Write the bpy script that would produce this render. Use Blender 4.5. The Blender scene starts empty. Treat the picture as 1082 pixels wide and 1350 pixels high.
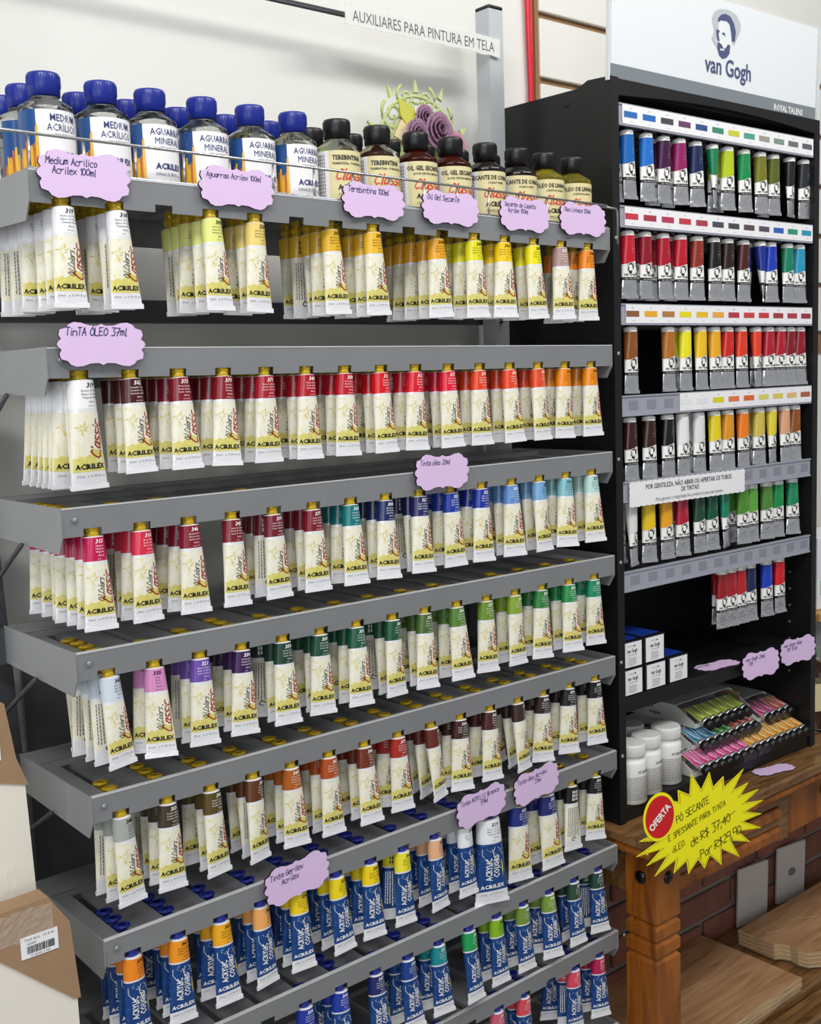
import bpy, math, random
from math import sin, cos, pi, radians, sqrt
from mathutils import Vector, Matrix
random.seed(7)
ZO = 1.85                                   # height of the working datum above the floor
SC = bpy.context.scene
COL = SC.collection

# ---------------------------------------------------------------- camera
cd = bpy.data.cameras.new('camera'); cam = bpy.data.objects.new('camera', cd); COL.objects.link(cam)
R_ = Vector((0.76590, -0.64210, -0.03440)); F_ = Vector((0.6348, 0.7636, -0.1183)).normalized()
R_ = (R_ - F_*R_.dot(F_)).normalized(); U_ = R_.cross(F_)
cam.matrix_world = Matrix(((R_.x, U_.x, -F_.x, -0.4525), (R_.y, U_.y, -F_.y, -1.0966), (R_.z, U_.z, -F_.z, -0.3259+ZO), (0, 0, 0, 1)))
cd.sensor_fit = 'HORIZONTAL'; cd.sensor_width = 36.0; cd.lens = 1480.67/1082*36.0; cd.clip_start = 0.02
SC.camera = cam
# ---------------------------------------------------------------- light
SC.view_settings.view_transform = 'Standard'; SC.view_settings.look = 'None'
SC.view_settings.gamma = 1.0; SC.view_settings.exposure = -0.06; SC.view_settings.use_curve_mapping = False
wd = bpy.data.worlds.new('shop_air'); SC.world = wd; wd.use_nodes = True
wd.node_tree.nodes['Background'].inputs[0].default_value = (0.93, 0.96, 1.0, 1)
wd.node_tree.nodes['Background'].inputs[1].default_value = 0.29
def area(name, loc, target, sx, sy, power, col=(1, 0.985, 0.95)):
    l = bpy.data.lights.new(name, 'AREA'); l.shape = 'RECTANGLE'; l.size = sx; l.size_y = sy; l.energy = power; l.color = col
    o = bpy.data.objects.new(name, l); COL.objects.link(o); o.location = loc
    o.rotation_euler = (Vector(target)-Vector(loc)).to_track_quat('-Z', 'Y').to_euler()
    return o
area('ceiling_lamp_front', (-0.7, -1.3, 2.9), (0.3, 0.1, 1.2), 1.5, 0.16, 27)
area('ceiling_lamp_side', (1.3, -1.2, 2.9), (0.9, 0.2, 1.1), 1.5, 0.16, 21)
area('ceiling_lamp_wall', (0.3, -0.55, 3.0), (0.4, 0.28, 1.9), 1.8, 0.6, 4.5)
area('shop_window', (-2.0, -2.6, 1.7), (0.4, 0.2, 1.2), 1.4, 1.4, 28, (0.93, 0.97, 1.0))

area('added_side_light', (-2.3, -0.9, 1.5), (0.3, 0.0, 1.1), 0.22, 2.0, 10, (0.95, 0.98, 1.0))  # tall narrow light added to streak the tubes' left sides, no real doorway

# ---------------------------------------------------------------- materials
def lin(c):
    return c/12.92 if c <= 0.04045 else ((c+0.055)/1.055)**2.4
def hexc(h):
    h = h.lstrip('#'); return tuple(lin(int(h[i:i+2], 16)/255) for i in (0, 2, 4))
MATS = {}
def mat(name, col, rough=0.5, metal=0.0, noise=0.0, nscale=40.0, bump=0.0, spec=0.5, trans=0.0, ior=1.45, coat=0.0, alpha=1.0, emit=0):
    if name in MATS: return MATS[name]
    if isinstance(col, str): col = hexc(col)
    m = bpy.data.materials.new(name); m.use_nodes = True; nt = m.node_tree; b = nt.nodes['Principled BSDF']
    b.inputs['Base Color'].default_value = (*col, 1); b.inputs['Roughness'].default_value = rough; b.inputs['Metallic'].default_value = metal
    b.inputs['Specular IOR Level'].default_value = spec; b.inputs['Transmission Weight'].default_value = trans; b.inputs['IOR'].default_value = ior
    b.inputs['Coat Weight'].default_value = coat; b.inputs['Alpha'].default_value = alpha
    tc = nt.nodes.new('ShaderNodeTexCoord'); nz = nt.nodes.new('ShaderNodeTexNoise'); nz.inputs['Scale'].default_value = nscale; nz.inputs['Detail'].default_value = 5
    nt.links.new(tc.outputs['Object'], nz.inputs['Vector'])
    if noise > 0:
        mx = nt.nodes.new('ShaderNodeMix'); mx.data_type = 'RGBA'; 
        mx.inputs['A'].default_value = (*[c*(1-noise) for c in col], 1); mx.inputs['B'].default_value = (*[min(1, c*(1+noise)) for c in col], 1)
        nt.links.new(nz.outputs['Fac'], mx.inputs['Factor']); nt.links.new(mx.outputs['Result'], b.inputs['Base Color'])
    mr = nt.nodes.new('ShaderNodeMapRange'); mr.inputs['To Min'].default_value = max(0, rough-0.06); mr.inputs['To Max'].default_value = min(1, rough+0.06)
    nt.links.new(nz.outputs['Fac'], mr.inputs['Value']); nt.links.new(mr.outputs['Result'], b.inputs['Roughness'])
    if bump > 0:
        bp = nt.nodes.new('ShaderNodeBump'); bp.inputs['Strength'].default_value = bump; bp.inputs['Distance'].default_value = 0.001
        nt.links.new(nz.outputs['Fac'], bp.inputs['Height']); nt.links.new(bp.outputs['Normal'], b.inputs['Normal'])
    MATS[name] = m
    if name == 'crumpled_aluminium':
        nz.inputs['Detail'].default_value = 1.0; nz.inputs['Distortion'].default_value = 1.2; bp.inputs['Distance'].default_value = 0.0022
    return m
def ramp(nt, src, stops):
    r = nt.nodes.new('ShaderNodeValToRGB'); e = r.color_ramp.elements
    while len(e) < len(stops): e.new(0.5)
    for k, (p, c) in zip(e, stops): k.position = p; k.color = (*c, 1)
    nt.links.new(src, r.inputs['Fac']); return r.outputs['Color']
def wood(name, c1, c2, scale=6, axis=(1, 12, 12), rough=0.4, dist=3.0, coat=0.0):
    m = mat(name, c1, rough, coat=coat); nt = m.node_tree; b = nt.nodes['Principled BSDF']
    tc = nt.nodes.new('ShaderNodeTexCoord'); mp = nt.nodes.new('ShaderNodeMapping'); mp.inputs['Scale'].default_value = axis
    n = nt.nodes.new('ShaderNodeTexNoise'); n.inputs['Scale'].default_value = scale; n.inputs['Detail'].default_value = 8; n.inputs['Distortion'].default_value = dist
    nt.links.new(tc.outputs['Object'], mp.inputs['Vector']); nt.links.new(mp.outputs['Vector'], n.inputs['Vector'])
    c = ramp(nt, n.outputs['Fac'], [(0.3, hexc(c2)), (0.55, hexc(c1)), (0.75, tuple(min(1, x*1.15) for x in hexc(c1)))])
    nt.links.new(c, b.inputs['Base Color']); return m
# cream label with ochre sunburst smears, the same on every oil tube
def label_mat(name, base, smear, s2, scale, lo, hi):
    m = mat(name, base, 0.32, spec=0.5); nt = m.node_tree; b = nt.nodes['Principled BSDF']
    tc = nt.nodes.new('ShaderNodeTexCoord'); mp = nt.nodes.new('ShaderNodeMapping'); mp.inputs['Scale'].default_value = (1, 0.4, 0.55)
    oi = nt.nodes.new('ShaderNodeObjectInfo'); ad = nt.nodes.new('ShaderNodeVectorMath'); ad.operation = 'MULTIPLY_ADD'
    ad.inputs[1].default_value = (1, 1, 1)
    sc = nt.nodes.new('ShaderNodeMath'); sc.operation = 'MULTIPLY'; sc.inputs[1].default_value = 0.004
    nt.links.new(oi.outputs['Random'], sc.inputs[0]); nt.links.new(tc.outputs['Object'], ad.inputs[0]); nt.links.new(sc.outputs[0], ad.inputs[2])
    nt.links.new(ad.outputs[0], mp.inputs['Vector'])
    n = nt.nodes.new('ShaderNodeTexNoise'); n.inputs['Scale'].default_value = scale; n.inputs['Detail'].default_value = 3; n.inputs['Distortion'].default_value = 2.5
    nt.links.new(mp.outputs['Vector'], n.inputs['Vector'])
    c = ramp(nt, n.outputs['Fac'], [(0.0, hexc(base)), (lo, hexc(base)), (hi, hexc(smear)), (0.8, hexc(s2))])
    nt.links.new(c, b.inputs['Base Color']); return m

M_rack = mat('grey_rack_paint', '#949699', 0.36, 0.35, noise=0.10, nscale=9, bump=0.05)
M_rack_dark = mat('dark_upright_paint', '#4a4c50', 0.45, 0.3, noise=0.1, nscale=12)
M_post = mat('post_grey_paint', '#bcc0c4', 0.38, 0.3, noise=0.06, nscale=10)
M_blackcap = mat('black_plastic', '#141416', 0.35, noise=0.1)
M_wire = mat('bright_steel_wire', '#c9cbcc', 0.22, 0.9)
M_black = mat('black_cabinet_laminate', '#121214', 0.45, noise=0.12, nscale=30, bump=0.04)
M_gold = mat('golden_cap_plastic', '#c0a01c', 0.32, 0.15, noise=0.1, nscale=200)
M_bluecap = mat('blue_cap_plastic', '#1c2c8c', 0.32, noise=0.1, nscale=200)
M_white = mat('white_print', '#f2f1ee', 0.35)
M_crimp = mat('white_tube_end', '#e6e6ea', 0.3, 0.1, noise=0.04, nscale=300, bump=0.35)
M_cream = label_mat('cream_swirl_label', '#e8e5d6', '#ddd6a0', '#cdc070', 90, 0.48, 0.72)
M_ochre = mat('ochre_green_patch', '#d6cc74', 0.35, noise=0.3, nscale=160)
M_ink = mat('black_ink', '#17171a', 0.45)
M_redink = mat('dark_red_ink', '#9c2f22', 0.45)
M_yellowink = mat('yellow_ink', '#e6d43a', 0.4)
M_greyink = mat('grey_ink', '#77777c', 0.5)
M_navyink = mat('navy_ink', '#27336e', 0.45)
M_acr = label_mat('blue_brushed_label', '#153f7c', '#1a4f94', '#b4c8e0', 150, 0.52, 0.66)
M_silver = mat('crumpled_aluminium', '#dcdde0', 0.25, 0.85, noise=0.10, nscale=75, bump=0.8)
M_tag = mat('lilac_card', '#d9bde2', 0.55, noise=0.03, nscale=60)
M_tagedge = mat('dark_card_edge', '#1c1720', 0.6)
M_clear = mat('clear_bottle_plastic', '#f4f6f4', 0.06, trans=1.0, ior=1.25, spec=0.5)
M_amber = mat('amber_bottle', '#5a1c08', 0.08, trans=0.75, ior=1.3)
M_darkb = mat('dark_liquid_bottle', '#120a08', 0.1, spec=0.6)
M_oily = mat('yellow_oil_bottle', '#d0bf3e', 0.06, trans=0.85, ior=1.3)
M_beige = mat('beige_label', '#d9cf9e', 0.45, noise=0.04)
M_wall = mat('painted_plaster', '#dfdfda', 0.75, noise=0.03, nscale=3, bump=0.1)
M_slat = mat('white_melamine', '#e2e0da', 0.35, noise=0.02, nscale=4)
M_mdf = mat('raw_mdf', '#8a6a45', 0.7, noise=0.15, nscale=40)
M_brick = mat('brown_brick', '#82584a', 0.85, noise=0.4, nscale=25, bump=0.8)
M_brick2 = mat('dark_red_brick', '#8e5a4a', 0.85, noise=0.4, nscale=22, bump=0.8)
M_mortar = mat('grey_mortar', '#8c8279', 0.9, noise=0.2, nscale=60, bump=0.6)
M_floor = mat('grey_floor_tile', '#8e8a84', 0.4, noise=0.06, nscale=5)
M_wood = wood('honey_table_wood', '#9c5a1a', '#6a380c', 4, (8, 8, 1.0), 0.33, 1.2, 0.3)
M_woodh = wood('brown_table_top', '#84603a', '#553718', 5, (1.0, 8, 8), 0.3, 2.0, 0.3)
M_ply = wood('plywood_face', '#b98f68', '#9a7048', 4, (1, 8, 8), 0.55, 1.5)
M_plyedge = wood('plywood_edge', '#c9b089', '#7a5a3a', 12, (1, 1, 60), 0.7, 0.3)
M_kraft = mat('kraft_cardboard', '#9a7c5e', 0.75, noise=0.08, nscale=30, bump=0.15)
M_canvas = mat('primed_canvas', '#e4ded2', 0.6, noise=0.02, nscale=300, bump=0.1)
M_film = mat('clear_plastic_film', '#ffffff', 0.08, alpha=0.12, spec=0.9, bump=0.6, nscale=25)
M_holder = mat('frosted_label_holder', '#9a9ca8', 0.3, noise=0.05, nscale=30, coat=0.3)
M_shelfsteel = mat('dark_steel_shelf', '#8a8b8f', 0.4, 0.3, noise=0.1, nscale=30)
M_paper = mat('white_paper', '#ecebee', 0.5)
M_sun = mat('yellow_star_card', '#f6ee1e', 0.3, noise=0.02)
M_red = mat('red_round_sticker', '#cf2024', 0.4)
M_cable = mat('red_cable', '#d01230', 0.35)
M_plate = mat('grey_wall_plate', '#cfcbc4', 0.5, noise=0.05)
COLM = {}
def cm(h, metal=0.0, rough=0.3):
    k = (h, metal)
    if k not in COLM: COLM[k] = mat('print_%s' % h.strip('#'), h, rough, metal, coat=0.25)
    return COLM[k]

# ---------------------------------------------------------------- mesh helpers
class MB:
    def __init__(s): s.v = []; s.f = []; s.m = []; s.sm = []
    def add(s, vs, fs, mi=0, smooth=False, xf=None):
        n = len(s.v)
        s.v += [tuple(xf(Vector(p))) if xf else tuple(p) for p in vs]
        s.f += [tuple(n+i for i in f) for f in fs]; s.m += [mi]*len(fs); s.sm += [smooth]*len(fs); return s
    def box(s, a, b, mi=0, xf=None, bev=0.0):
        x0, y0, z0 = a; x1, y1, z1 = b
        if bev <= 0:
            vs = [(x, y, z) for x in (x0, x1) for y in (y0, y1) for z in (z0, z1)]
            fs = [(0, 1, 3, 2), (4, 6, 7, 5), (0, 4, 5, 1), (2, 3, 7, 6), (0, 2, 6, 4), (1, 5, 7, 3)]
            return s.add(vs, fs, mi, False, xf)
        c = [(x0, y0), (x1, y0), (x1, y1), (x0, y1)]
        def ring(i, z): return [(x0+i, y0, z), (x1-i, y0, z), (x1, y0+i, z), (x1, y1-i, z), (x1-i, y1, z), (x0+i, y1, z), (x0, y1-i, z), (x0, y0+i, z)]
        def rin(i, z): return [(min(max(x, x0+i), x1-i), min(max(y, y0+i), y1-i), z) for x, y, _ in ring(i, z)]
        vs = rin(bev, z0)+ring(bev, z0+bev)+ring(bev, z1-bev)+rin(bev, z1)
        fs = [tuple(range(7, -1, -1)), tuple(range(24, 32))]
        for k in range(3):
            for i in range(8): fs.append((8*k+i, 8*k+(i+1) % 8, 8*k+8+(i+1) % 8, 8*k+8+i))
        return s.add(vs, fs, mi, False, xf)
    def lathe(s, prof, n=20, mi=0, xf=None, smooth=True, cap=True, mis=None):
        vs = []; fs = []
        for r, z in prof:
            for i in range(n): a = 2*pi*i/n; vs.append((r*cos(a), r*sin(a), z))
        base = len(s.f)
        for k in range(len(prof)-1):
            for i in range(n):
                j = (i+1) % n; q = (k*n+i, k*n+j, (k+1)*n+j, (k+1)*n+i)
                fs.append(q if prof[k+1][1] >= prof[k][1] or True else q)
        if cap:
            fs.append(tuple(range(n-1, -1, -1))); fs.append(tuple((len(prof)-1)*n+i for i in range(n)))
        s.add(vs, fs, mi, smooth, xf)
        if cap: s.sm[-1] = s.sm[-2] = False
        if mis:
            for k in range(len(prof)-1):
                for i in range(n): s.m[base+k*n+i] = mis[k]
        return s
    def tube(s, pts, r, n=6, mi=0, xf=None, closed=False):
        pts = [Vector(p) for p in pts]; vs = []; fs = []; up = Vector((0, 0, 1)); m = len(pts)
        for i, p in enumerate(pts):
            if closed: t = (pts[(i+1) % m]-pts[i-1]).normalized()
            else: t = (pts[min(i+1, m-1)]-pts[max(i-1, 0)]).normalized()
            a = t.cross(up)
            if a.length < 0.05: a = t.cross(Vector((1, 0, 0)))
            a.normalize(); b = t.cross(a)
            rr = r[i] if isinstance(r, (list, tuple)) else r
            for k in range(n): an = 2*pi*k/n; vs.append(p+a*cos(an)*rr+b*sin(an)*rr)
        for i in range(m if closed else m-1):
            for k in range(n): fs.append((i*n+k, i*n+(k+1) % n, ((i+1) % m)*n+(k+1) % n, ((i+1) % m)*n+k))
        if not closed: fs += [tuple(range(n-1, -1, -1)), tuple((m-1)*n+k for k in range(n))]
        return s.add(vs, fs, mi, True, xf)
    def prism(s, poly, y0, y1, mi=0, xf=None, mside=None):
        """polygon in (x,z), extruded along y; y0 is the front"""
        n = len(poly); A = sum(poly[i][0]*poly[(i+1) % n][1]-poly[(i+1) % n][0]*poly[i][1] for i in range(n))
        if A < 0: poly = poly[::-1]
        vs = [(x, y0, z) for x, z in poly]+[(x, y1, z) for x, z in poly]
        tri = tess(poly)
        fs = [t for t in tri]+[tuple(i+n for i in t[::-1]) for t in tri]
        s.add(vs, fs, mi, False, xf)
        s.add(vs, [(i, i+n, (i+1) % n+n, (i+1) % n) for i in range(n)], mi if mside is None else mside, False, xf); return s
    def flat(s, poly, mi=0, xf=None):
        """flat print: polygon (x,y) mapped by xf2"""
        n = len(poly); A = sum(poly[i][0]*poly[(i+1) % n][1]-poly[(i+1) % n][0]*poly[i][1] for i in range(n))
        if A < 0: poly = poly[::-1]
        return s.add([xf(x, y) for x, y in poly], tess(poly), mi)
    def text(s, t, xf, size, x=0, y=0, mi=0, align='C', rot=0, sx=1.0, shear=0.0, bold=0.0, res=1):
        vs, fs = text2d(t, align, shear, bold, res)
        c_, s_ = cos(rot), sin(rot); out = []
        for a, b in vs:
            a *= size*sx; b *= size; out.append(xf(x+a*c_-b*s_, y+a*s_+b*c_))
        return s.add(out, fs, mi)
    def script(s, t, xf, size, x=0, y=0, mi=0, w=0.09, slant=0.15, rot=0, jit=0.0):
        """pen handwriting from single strokes"""
        cx = 0; c_, s_ = cos(rot), sin(rot); r = random.Random(len(t)*31+ord(t[0]))
        for ch in t:
            if ch == ' ': cx += 0.45; continue
            g = GLYPH.get(ch, '0,0 4,0'); wch = 0.62 if ch not in 'il.,:1' else 0.35
            dy = r.uniform(-jit, jit)
            for st in g.split('|'):
                P = [tuple(float(k) for k in q.split(',')) for q in st.split()]
                P = [(cx+a*0.125+b*0.125*slant, b*0.125+dy) for a, b in P]
                if len(P) == 1: P.append((P[0][0]+0.03, P[0][1]+0.03))
                for k in range(len(P)-1):
                    a, b = Vector(P[k]), Vector(P[k+1]); d = (b-a)
                    if d.length < 1e-6: continue
                    d.normalize(); nn = Vector((-d.y, d.x))*w*0.5; a = a-d*w*0.35; b = b+d*w*0.35
                    q = [a-nn, b-nn, b+nn, a+nn]
                    s.add([xf(x+(p.x*c_-p.y*s_)*size, y+(p.x*s_+p.y*c_)*size) for p in q], [(0, 1, 2, 3)], mi)
            cx += wch
        return s
    def mesh(s, name, mats):
        me = bpy.data.meshes.new(name); me.from_pydata(s.v, [], s.f)
        for m in mats: me.materials.append(m)
        me.polygons.foreach_set('material_index', s.m); me.polygons.foreach_set('use_smooth', s.sm); me.update()
        return me
    def obj(s, name, mats, parent=None, loc=(0, 0, 0), rot=(0, 0, 0)):
        if not isinstance(mats, (list, tuple)): mats = [mats]
        return mk(name, s.mesh(name, mats), parent, loc, rot)
def tess(poly):
    n = len(poly)
    if n <= 4: return [tuple(range(n))]
    from mathutils.geometry import tessellate_polygon
    T = tessellate_polygon([[Vector((a, b, 0)) for a, b in poly]]); out = []
    for t in T:
        a, b, c = [poly[i] for i in t]
        out.append(t if (b[0]-a[0])*(c[1]-a[1])-(b[1]-a[1])*(c[0]-a[0]) > 0 else (t[0], t[2], t[1]))
    return out
_T = {}
def text2d(t, align, shear, bold, res):
    k = (t, align, shear, bold, res)
    if k not in _T:
        c = bpy.data.curves.new('lettering', 'FONT'); c.body = t; c.size = 1; c.shear = shear; c.offset = bold; c.resolution_u = res
        c.align_x = {'C': 'CENTER', 'L': 'LEFT', 'R': 'RIGHT'}[align]; c.fill_mode = 'FRONT'
        o = bpy.data.objects.new('lettering', c); me = bpy.data.meshes.new_from_object(o)
        _T[k] = ([(v.co.x, v.co.y) for v in me.vertices], [tuple(p.vertices) if p.normal.z > 0 else tuple(p.vertices)[::-1] for p in me.polygons])
        bpy.data.objects.remove(o); bpy.data.curves.remove(c); bpy.data.meshes.remove(me)
    return _T[k]
GLYPH = {'a': '4,5 1,5 0,2 1,0 3,1 4,5 4,0', 'b': '0,8 0,0 3,0 4,2 3,5 0,4', 'c': '4,5 1,5 0,2 1,0 4,0', 'd': '4,8 4,0 1,0 0,2 1,5 4,4', 'e': '0,3 4,3 3,5 1,5 0,3 1,0 4,0',
 'g': '4,5 1,5 0,3 1,1 4,2 4,5 3,-3 0,-2', 'h': '0,8 0,0|0,4 2,5 4,4 4,0', 'i': '1,5 1,0|1,7', 'l': '1,8 1,0 2,0', 'm': '0,5 0,0|0,4 1.5,5 2,3 2,0|2,4 3.5,5 4,3 4,0', 'n': '0,5 0,0|0,4 2,5 4,4 4,0',
 'o': '2,5 0,3 1,0 3,0 4,3 2,5', 'ó': '2,5 0,3 1,0 3,0 4,3 2,5|2,7 3,8', 'p': '0,5 0,-3|0,4 3,5 4,3 3,0 0,1', 'r': '0,5 0,0|0,3 2,5 4,5', 's': '4,5 1,5 1,3 4,2 3,0 0,0', 't': '2,8 2,0 4,0|0,5 4,5', 'u': '0,5 0,1 1,0 3,0 4,2|4,5 4,0',
 'v': '0,5 2,0 4,5', 'x': '0,5 4,0|4,5 0,0', 'z': '0,5 4,5 0,0 4,0', 'ç': '4,5 1,5 0,2 1,0 4,0|2,0 3,-2',
 'T': '0,8 4,8|2,8 2,0', 'A': '0,0 2,8 4,0|1,3 3,3', 'B': '0,0 0,8 3,8 3,5 0,4 4,3 4,0 0,0', 'C': '4,7 2,8 0,5 0,2 2,0 4,1', 'D': '0,0 0,8 3,7 4,4 3,0 0,0', 'E': '4,8 0,8 0,0 4,0|0,4 3,4', 'G': '4,7 2,8 0,5 0,2 2,0 4,1 4,4 2,4',
 'I': '1,8 1,0', 'L': '0,8 0,0 4,0', 'M': '0,0 0,8 2,4 4,8 4,0', 'N': '0,0 0,8 4,0 4,8', 'O': '2,8 0,5 0,2 2,0 4,2 4,6 2,8', 'P': '0,0 0,8 4,7 4,4 0,4', 'R': '0,0 0,8 4,7 4,5 0,4 4,0', 'S': '4,7 2,8 0,6 4,3 3,0 0,1',
 'Ó': '2,8 0,5 0,2 2,0 4,2 4,6 2,8|2,9 3,10', 'V': '0,8 2,0 4,8', 'X': '0,8 4,0|4,8 0,0', 'U': '0,8 0,1 2,0 4,1 4,8',
 '0': '2,8 0,5 0,2 2,0 4,2 4,6 2,8', '1': '0,6 2,8 2,0', '2': '0,7 3,8 4,5 0,0 4,0', '3': '0,8 4,8 2,5 4,3 3,0 0,0', '4': '3,0 3,8 0,3 4,3', '5': '4,8 0,8 0,4 4,4 4,0 0,0', '6': '4,8 0,4 0,0 4,0 4,3 0,3', '7': '0,8 4,8 1,0|1,4 3,4',
 '9': '4,0 4,8 0,8 0,4 4,4', ':': '1,1|1,4', ',': '1,1 0,-2', '.': '1,0', '$': '4,7 0,6 4,3 0,1|2,9 2,-1', '-': '0,4 4,4'}
def mk(name, data, parent=None, loc=(0, 0, 0), rot=(0, 0, 0)):
    o = bpy.data.objects.new(name, data); COL.objects.link(o); o.location = loc; o.rotation_euler = rot
    if parent: o.parent = parent
    return o
def tag(o, label, cat, group=None, kind=None):
    o['label'] = label; o['category'] = cat
    if group: o['group'] = group
    if kind: o['kind'] = kind
    n = len(label.split())
    if not 4 <= n <= 16: print('LABEL LEN', n, label)
    return o
def thing(name, label, cat, loc=(0, 0, 0), rot=(0, 0, 0), group=None):
    o = mk(name, None, None, (loc[0], loc[1], loc[2]+ZO), rot); o.empty_display_size = 0.02
    return tag(o, label, cat, group)
def struct(mb, name, mats, parent=None, loc=(0, 0, 0)):
    o = mb.obj(name, mats, parent, (loc[0], loc[1], loc[2]+(0 if parent else ZO)))
    if not parent: o['kind'] = 'structure'
    return o
def ear(p): return p

# ================================================================ SETTING
WY = 0.285
struct(MB().box((-1.2, WY, -1.85), (3.6, WY+0.12, 1.1)), 'wall_back', M_wall)
struct(MB().box((-3.0, -3.0, -1.93), (3.6, WY+0.12, -1.85)), 'floor', M_floor)
# slatwall panel: each board its own piece, raw MDF showing in the grooves and at the cut end
sw = struct(MB().box((0.996, WY-0.006, -0.30), (3.5, WY, 0.386)), 'wall_panel', M_mdf)
sw_me = [None]
zt = 0.405
for k in range(-4, 5):
    z0 = 0.1755+0.107*k; z1 = z0+0.096
    if z1 > 0.40 or z0 < -0.3: continue
    b = MB().box((1.006, WY-0.015, 0), (3.49, WY-0.0062, z1-z0), bev=0.0015) if sw_me[0] is None else None
    if b: sw_me[0] = b.mesh('slat_board', [M_slat])
    mk('slat_board', sw_me[0], sw, (0, 0, z0))
# red cable and cut MDF end strip
mb = MB(); mb.tube([(0.983+0.006*(0.3-(1.0-0.07*i))/0.16*(1 if i > 9 else 0.5)*0.5+0.001*sin(i*1.7), WY-0.008, 1.0-0.07*i) for i in range(20)], 0.0042, 8)
mb.tube([(0.9905+0.001*sin(i*1.2+1), WY-0.007, 1.0-0.07*i) for i in range(20)], 0.003, 8)
o = mb.obj('cable', M_cable, None, (0, 0, ZO)); tag(o, 'red cable running down the wall beside the slatted panel', 'cable')
mb = MB()
for i in range(13):
    z = 0.386-0.05*i; w = 0.011+0.002*sin(i*2.1)
    mb.box((0.9975, WY-0.0100, z-0.05), (0.9975+w, WY-0.0062, z))
struct(mb, 'panel_end', M_mdf, sw)
# brick wainscot
bw = struct(MB().box((0.90, WY-0.006, -1.85), (3.6, WY, -1.06)), 'wall_brick', M_mortar)
bms = []
for s_ in range(4):
    r = random.Random(s_); e = 0.006
    bms.append(MB().box((0, -0.008-0.002*r.random(), 0), (0.190, 0, 0.057), bev=0.0035).mesh('brick', [M_brick if s_ % 2 else M_brick2]))
for row in range(17):
    z = -1.829+0.0675*row
    if z > -1.08: continue
    for c in range(13):
        x = 0.96+0.200*c+(0.100 if row % 2 else 0)-0.1
        if x < 0.90 or x > 3.3: continue
        o = mk('brick', random.choice(bms), bw, (x+random.uniform(-.002, .002), WY-0.0062+random.uniform(-.0012, .0), z), (0, random.uniform(-.01, .01), 0))

# ================================================================ RACK
# per shelf: left-front lip corner (x, y, z), lip rise from left to right end over 0.85 m
SH = {'A': (-0.0173, -0.0190, -0.1148, -0.0078), 'B': (-0.0095, -0.0141, -0.2842, -0.0042), 'C': (-0.0032, -0.0065, -0.4454, 0.0), 'D': (0.0029, -0.0031, -0.5964, -0.0064),
      'E': (0.0127, 0.0063, -0.7554, -0.0066), 'F': (0.0169, 0.0097, -0.9186, 0.0046), 'G': (0.0200, 0.0130, -1.0716, 0.002), 'H': (0.0230, 0.0160, -1.2165, 0.002), 'I': (0.026, 0.019, -1.375, 0.0)}
RW = 0.85; LP = 0.0554; L0 = 0.0327
DEP = 0.20; SLOT = 0.150; SURF = -0.0085; LIPH = 0.030
def lane_x(j): return L0+LP*j
rack = thing('display_rack', 'grey metal paint rack of slotted shelves stepping down between two posts', 'shelving rack', (0, 0, 0))
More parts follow.
